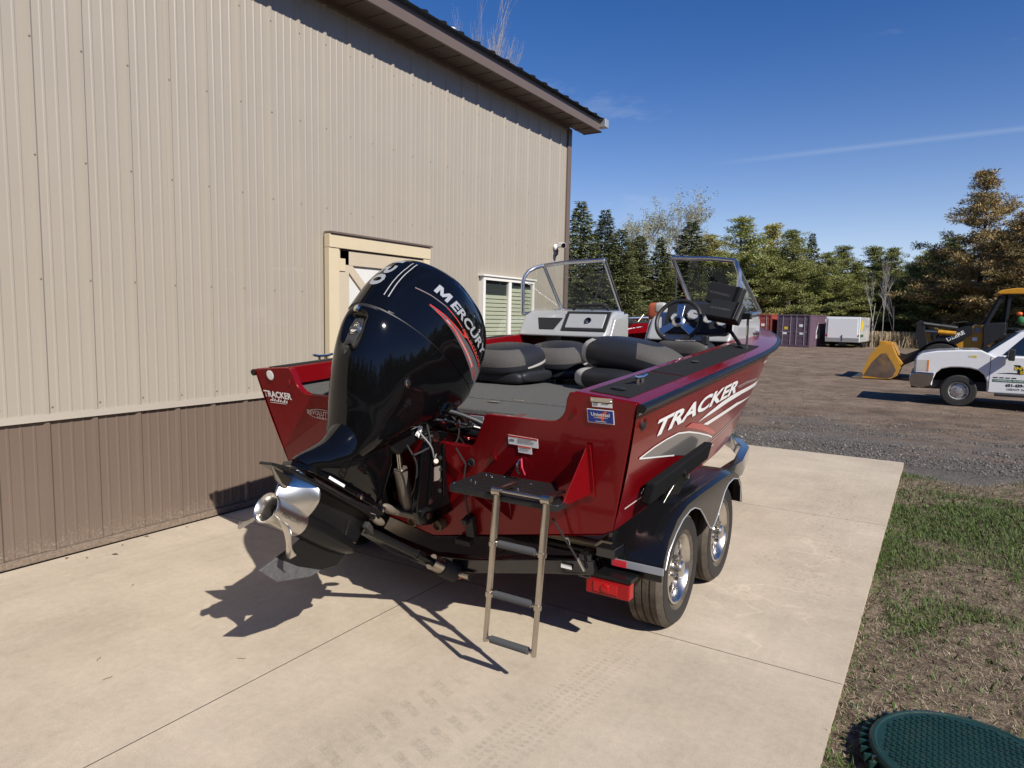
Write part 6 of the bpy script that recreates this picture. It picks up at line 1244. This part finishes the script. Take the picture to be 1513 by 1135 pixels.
def pine(seed, H=10., wid=.30, dens=1., bare=.12, card=(.165, .025)):
    rng = np.random.default_rng(seed); P = []; D = []; segs = [([(0, 0, -.2), (.1, .05, H*.4), (.0, .1, H*.75), (.05, 0, H*.97)], H*.018, .02)]
    z = H*bare
    while z < H*.97:
        f = (z/H-bare)/(1-bare); R_ = H*wid*(math.sin(PI*min(1, f*.62+.36))**1.1)*(1-.55*f)*1.25; nb = rng.integers(4, 7)
        for k in range(nb):
            a = rng.uniform(0, 2*PI); Lb = R_*rng.uniform(.45, 1.25); rise = rng.uniform(.05, .45)*(.4+f)
            end = np.array([Lb*math.cos(a), Lb*math.sin(a), z+rise*Lb]); segs.append(([(0, 0, z), tuple(end*np.array([.5, .5, 0])+np.array([0, 0, z+rise*Lb*.35])), tuple(end)], .045*(1-f)+.014, .008))
            nc = max(3, int(Lb*5.0))
            for _ in range(nc):
                t = rng.uniform(.3, 1.05); c = np.array([0, 0, z])*(1-t)+end*t+rng.normal(0, .16, 3)*np.array([1, 1, .55]); m = max(3, int(46*dens)); q = rng.normal(0, 1, (m, 3)); q /= np.linalg.norm(q, axis=1)[:, None]
                q[:, 2] = q[:, 2]*.55+.18; P.append(c+q*rng.uniform(.08, .42, (m, 1))*np.array([1.1, 1.1, .6])); D.append(q)
        z += H*.036*rng.uniform(.75, 1.3)
    P = np.concatenate(P); D = np.concatenate(D); V, F = tri_cards(P, D, card[0], card[1], rng); return np_mesh('crown', V, F), limbs_mesh(segs)
ENDS = {}
def bare_tree(seed, H=12., spread=.33, lev=6):
    rng = random.Random(seed); segs = []; ends = []
    def grow(p, d, L, r, lev):
        q = p+d*L; mid_ = p+d*L*.5+Vector((rng.gauss(0, .04), rng.gauss(0, .04), 0))*L; segs.append(([tuple(p), tuple(mid_), tuple(q)], r, r*.62))
        if lev <= 1: ends.append(tuple(q)); ends.append(tuple(mid_))
        if lev == 0: return
        for k in range(rng.choice((2, 3, 3)) if lev > 1 else 3):
            dd = (d+Vector((rng.gauss(0, spread), rng.gauss(0, spread), rng.uniform(.05, .3)))).normalized(); s = rng.uniform(.35, 1.0); grow(p+d*L*s, dd, L*rng.uniform(.55, .82), r*.60, lev-1)
    grow(Vector((0, 0, -.2)), Vector((0, 0, 1)), H*.42 if lev > 4 else H*.5, H*.0075, lev); me = limbs_mesh(segs, 3); ENDS[me.name] = np.array(ends); return me
BARK = mat('bark', (.075, .06, .05), .9, var=.3, vscale=5); BIRCH = mat('pale_bark', (.34, .31, .28), .85, var=.3, vscale=4); TWIGM = mat('twig_bark', (.34, .29, .22), .9, var=.2, vscale=2)
SPR = foliage_mat('spruce_needles', [(.042, .055, .02), (.085, .102, .036), (.145, .155, .056), (.23, .215, .09)]); PIN = foliage_mat('pine_needles', [(.09, .105, .027), (.17, .19, .05), (.26, .275, .085), (.34, .33, .125)])
PINY = foliage_mat('pine_needles_olive', [(.13, .128, .036), (.235, .22, .065), (.34, .30, .095), (.41, .35, .14)]); PINB = foliage_mat('pine_needles_browned', [(.10, .092, .034), (.20, .158, .064), (.31, .215, .088), (.40, .265, .11)])
TREES = {'s': [spruce(31), spruce(32, wid=.20), spruce(33, wid=.26)], 'p': [pine(41), pine(42, wid=.26), pine(43, wid=.34)], 'b': [pine(51, wid=.33, dens=1.0, bare=.06), pine(52, wid=.36, dens=1.0, bare=.06)]}
tcount = [0]
def tree(kind, x, y, H, label, m, group, wf=1.):
    var = TREES[kind]; cm_, wm = var[tcount[0] % len(var)]; tcount[0] += 1; rng = random.Random(tcount[0]*13)
    t = thing({'s': 'spruce_tree', 'p': 'pine_tree', 'b': 'pine_tree'}[kind], label, 'tree', (x, y, -.33), rng.uniform(0, 6.28), group, local=True); k = H/10.; t.scale = (k*wf, k*wf, k)
    c = bpy.data.objects.new('crown', cm_); COL.objects.link(c); c.parent = t
    if not cm_.materials: cm_.materials.append(m)
    c.material_slots[0].link = 'OBJECT'; c.material_slots[0].material = m
    b = bpy.data.objects.new('trunk', wm); COL.objects.link(b); b.parent = t
    if not wm.materials: wm.materials.append(BARK)
    return t
GS, GP_, GO, GB = 'dark spruces beside the building corner', 'green pines along the yard edge', 'olive pines behind the containers', 'browned pines at the yard edge'
for x, y, H, lb in ((-21.2, 52.3, 11.8, 'tallest dark spruce, right beside the building corner'), (-20.3, 55.2, 11.3, 'tall dark spruce standing next to the tallest spruce by the building'), (-17.5, 52.3, 9.3, 'dark spruce seen through the port windshield'), (-17.7, 56.9, 9.3, 'lower dark spruce between the two boat windshields'), (-17.6, 61.7, 9.5, 'shaded spruce set back in front of the bare trees'), (-14.6, 61.2, 10.9, 'pointed dark spruce above the steering wheel of the boat'), (-24, 54, 9.5, 'dark spruce half hidden by the building corner'), (-15.5, 57.5, 7.5, 'short spruce behind the steering wheel of the boat'), (-19.0, 58.5, 9.0, 'dark spruce filling the gap behind the port windshield'), (-13.2, 58.5, 8.2, 'dark spruce seen through the starboard windshield')):
    tree('s', x, y, H, lb, SPR, GS, 1.32)
tree('s', -6.1, 71.3, 10.4, 'single dark spruce top rising behind the lighter pines near the containers', SPR, GS)
for k, (x, y, H, lb) in enumerate(((-14.2, 66.1, 10.2, 'olive pine behind the starboard windshield'), (-10.2, 61.5, 11.2, 'tallest olive-green pine, beside the starboard windshield'), (-8.9, 67.1, 11.1, 'tall green pine set back behind the rust red container'), (-6.5, 63.9, 10.0, 'bright olive pine right behind the purple container'), (-12.4, 63.5, 8.2, 'low olive pine behind the fish finders'), (-7.9, 62.6, 8.4, 'broad green pine behind the rust red container'))):
    tree('p', x, y, H, lb, PINY if k % 2 == 0 else PIN, GO, 1.2)
for x, y, H, lb in ((-4.1, 67.7, 8.3, 'green pine between the purple container and the cargo trailer'), (-3.2, 70.7, 9.3, 'tallest green pine behind the white cargo trailer'), (-1.1, 76.7, 9.7, 'green pine behind the pale birches'), (.5, 75.4, 9.3, 'green pine just beyond the birches'), (2.5, 71.9, 7.7, 'low green pine behind the dry reeds'), (-1.9, 69.5, 7.6, 'bushy green pine touching the cargo trailer roof')):
    tree('p', x, y, H, lb, PIN, GP_, 1.25)
for x, y, H, lb in ((4.1, 70.5, 8.6, 'dark pine behind the loader bucket linkage'), (5.4, 83.2, 11.2, 'dark pine top left of the tallest browned pine'), (6.2, 74, 8.5, 'shaded pine under the tallest browned pine'), (3.3, 80, 9.3, 'dark pine closing the gap behind the reeds')):
    tree('p', x, y, H, lb, PIN, 'pines behind the loader', 1.25)
tree('b', 7.2, 67.7, 14.5, 'tallest pine with browned needles towering behind the wheel loader', PINB, GB, .9)
for x, y, H, lb in ((9.8, 64.6, 10.8, 'browned pine above the loader cab roof'), (12.1, 70.8, 12.6, 'browned pine beyond the loader engine hood'), (14.7, 72.5, 12.1, 'outermost browned pine beyond the loader'), (8.6, 72.5, 9.8, 'browned pine crowding the foot of the tallest pine'), (11.0, 60.5, 6.5, 'low rusty pine behind the loader cab')):
    tree('b', x, y, H, lb, PINB, GB, 1.1)
# far wood behind: reads as one mass
rng = np.random.default_rng(77); vs, fs, k0 = [], [], 0; base_c, _ = pine(44, dens=.14, card=(.34, .075)); n_ = len(base_c.vertices); co = np.empty(n_*3, dtype=np.float32); base_c.vertices.foreach_get('co', co); co = co.reshape(-1, 3)
for i in range(34):
    x = -46+2.05*i+rng.normal(0, .6); s = rng.uniform(.62, .80)*(1.28 if x < -9 else 1.); a = rng.uniform(0, 6.28); q = co*np.array([s*1.35, s*1.35, s]); q = np.stack([q[:, 0]*math.cos(a)-q[:, 1]*math.sin(a), q[:, 0]*math.sin(a)+q[:, 1]*math.cos(a), q[:, 2]], -1)+np.array([x, 88+rng.uniform(-4, 6), -.4]); vs.append(q)
V = np.concatenate(vs); fw_ = obj('far_wood', np_mesh('far_wood', V, np.arange(len(V)).reshape(-1, 4)), PIN, smooth=0); fw_['kind'] = 'stuff'; tag(fw_, 'dark conifer wood closing the view behind the row of pines', 'wood')
# wood on the far side of the yard, beyond the right-hand edge: it darkens the gloss of the cowl and hull
vs = []
for i in range(46):
    a0 = -2.2+3.35*i/45; rr0 = 40+rng.uniform(-4, 6); s = rng.uniform(.85, 1.25); a = rng.uniform(0, 6.28); q = co*np.array([s*1.5, s*1.5, s]); vs.append(np.stack([q[:, 0]*math.cos(a)-q[:, 1]*math.sin(a), q[:, 0]*math.sin(a)+q[:, 1]*math.cos(a), q[:, 2]], -1)+np.array([6+rr0*math.cos(a0), 6+rr0*math.sin(a0), -.4]))
V = np.concatenate(vs); fw2 = obj('wood_across_yard', np_mesh('wood_across_yard', V, np.arange(len(V)).reshape(-1, 4)), PIN, smooth=0); fw2['kind'] = 'stuff'; tag(fw2, 'conifer wood mirrored in the glossy black cowl', 'wood')
# bare trees
BT = [bare_tree(3), bare_tree(5, spread=.28), bare_tree(8, spread=.30)]
BB = [bare_tree(13, spread=.22, lev=3), bare_tree(15, spread=.20, lev=3), bare_tree(18, spread=.24, lev=3)]
def bare(i, x, y, H, label, m, group, s=1., bud=False):
    me = (BB if m is BIRCH else BT)[i % 3]; t = thing('bare_tree', label, 'tree', (x, y, -.33), i*1.3, group, local=True); t.scale = (H/12*s, H/12*s, H/12)
    o = bpy.data.objects.new('trunk', me); COL.objects.link(o); o.parent = t
    if not me.materials: me.materials.append(m)
    o.material_slots[0].link = 'OBJECT'; o.material_slots[0].material = m
    if bud:
        if me.name not in BUDS:
            r_ = np.random.default_rng(i); E_ = np.repeat(ENDS[me.name], 3, 0); E_ = E_+r_.normal(0, .12, E_.shape); V_, F_ = tri_cards(E_, r_.normal(0, 1, E_.shape), .13, .03, r_); BUDS[me.name] = np_mesh('buds', V_, F_); BUDS[me.name].materials.append(foliage_mat('spring_buds', [(.22, .20, .11), (.31, .30, .15), (.38, .38, .22)]))
        c = bpy.data.objects.new('crown', BUDS[me.name]); COL.objects.link(c); c.parent = t
BUDS = {}
for i, (x, y, H) in enumerate(((-21.9, 72, 15.3), (-20.7, 76.3, 16.0), (-25.5, 75.7, 12.4), (-17.3, 80.8, 13.2), (-23.5, 70, 13.0), (-19.2, 73, 13.2))): bare(i, x, y, H, 'bare leafless tree rising behind the dark spruces', TWIGM, 'bare trees behind the spruces', 1.15, True)
for i, (x, y, H) in enumerate(((.9, 62.9, 7.7), (.2, 63.6, 7.4), (1.5, 64.5, 7.0))): bare(i+1, x, y, H, ['pale birch trunk nearest the dry reeds, beside the cargo trailer', 'pale slender birch leaning next to the cargo trailer', 'pale birch standing furthest back behind the cargo trailer'][i], BIRCH, 'birches by the trailer', .62)
for i, (x, y, H) in enumerate(((-15.6, 27.7, 17.0), (-15.4, 29.2, 17.6), (-16.5, 31.5, 16.6), (-16.6, 34.0, 15.8))): bare(i, x, y, H, 'bare tree top showing above the building roof', TWIGM, 'bare trees behind the building', .55)
# dry reeds
rng = np.random.default_rng(5); N = 5200; x = rng.uniform(-.6, 9, N); y = 63.5+rng.uniform(0, 5, N)+.25*x; H = rng.uniform(.7, 1.35, N); a = rng.uniform(0, 6.28, N); ln = rng.normal(0, .13, (N, 2)); b = np.stack([x, y, np.full(N, -.36)], -1); sd = np.stack([np.cos(a), np.sin(a), 0*a], -1)*.035
t = b+np.stack([ln[:, 0]*H, ln[:, 1]*H, H], -1); V = np.stack([b-sd, b+sd, t+sd*.6, t-sd*.6], 1).reshape(-1, 3)
o = obj('dry_reeds', np_mesh('dry_reeds', V, np.arange(N*4).reshape(-1, 4)), foliage_mat('reeds', [(.22, .16, .09), (.36, .28, .17), (.48, .39, .26)]), smooth=0); o['kind'] = 'stuff'; tag(o, 'strip of dry tan reeds growing between cargo trailer and loader', 'reeds')
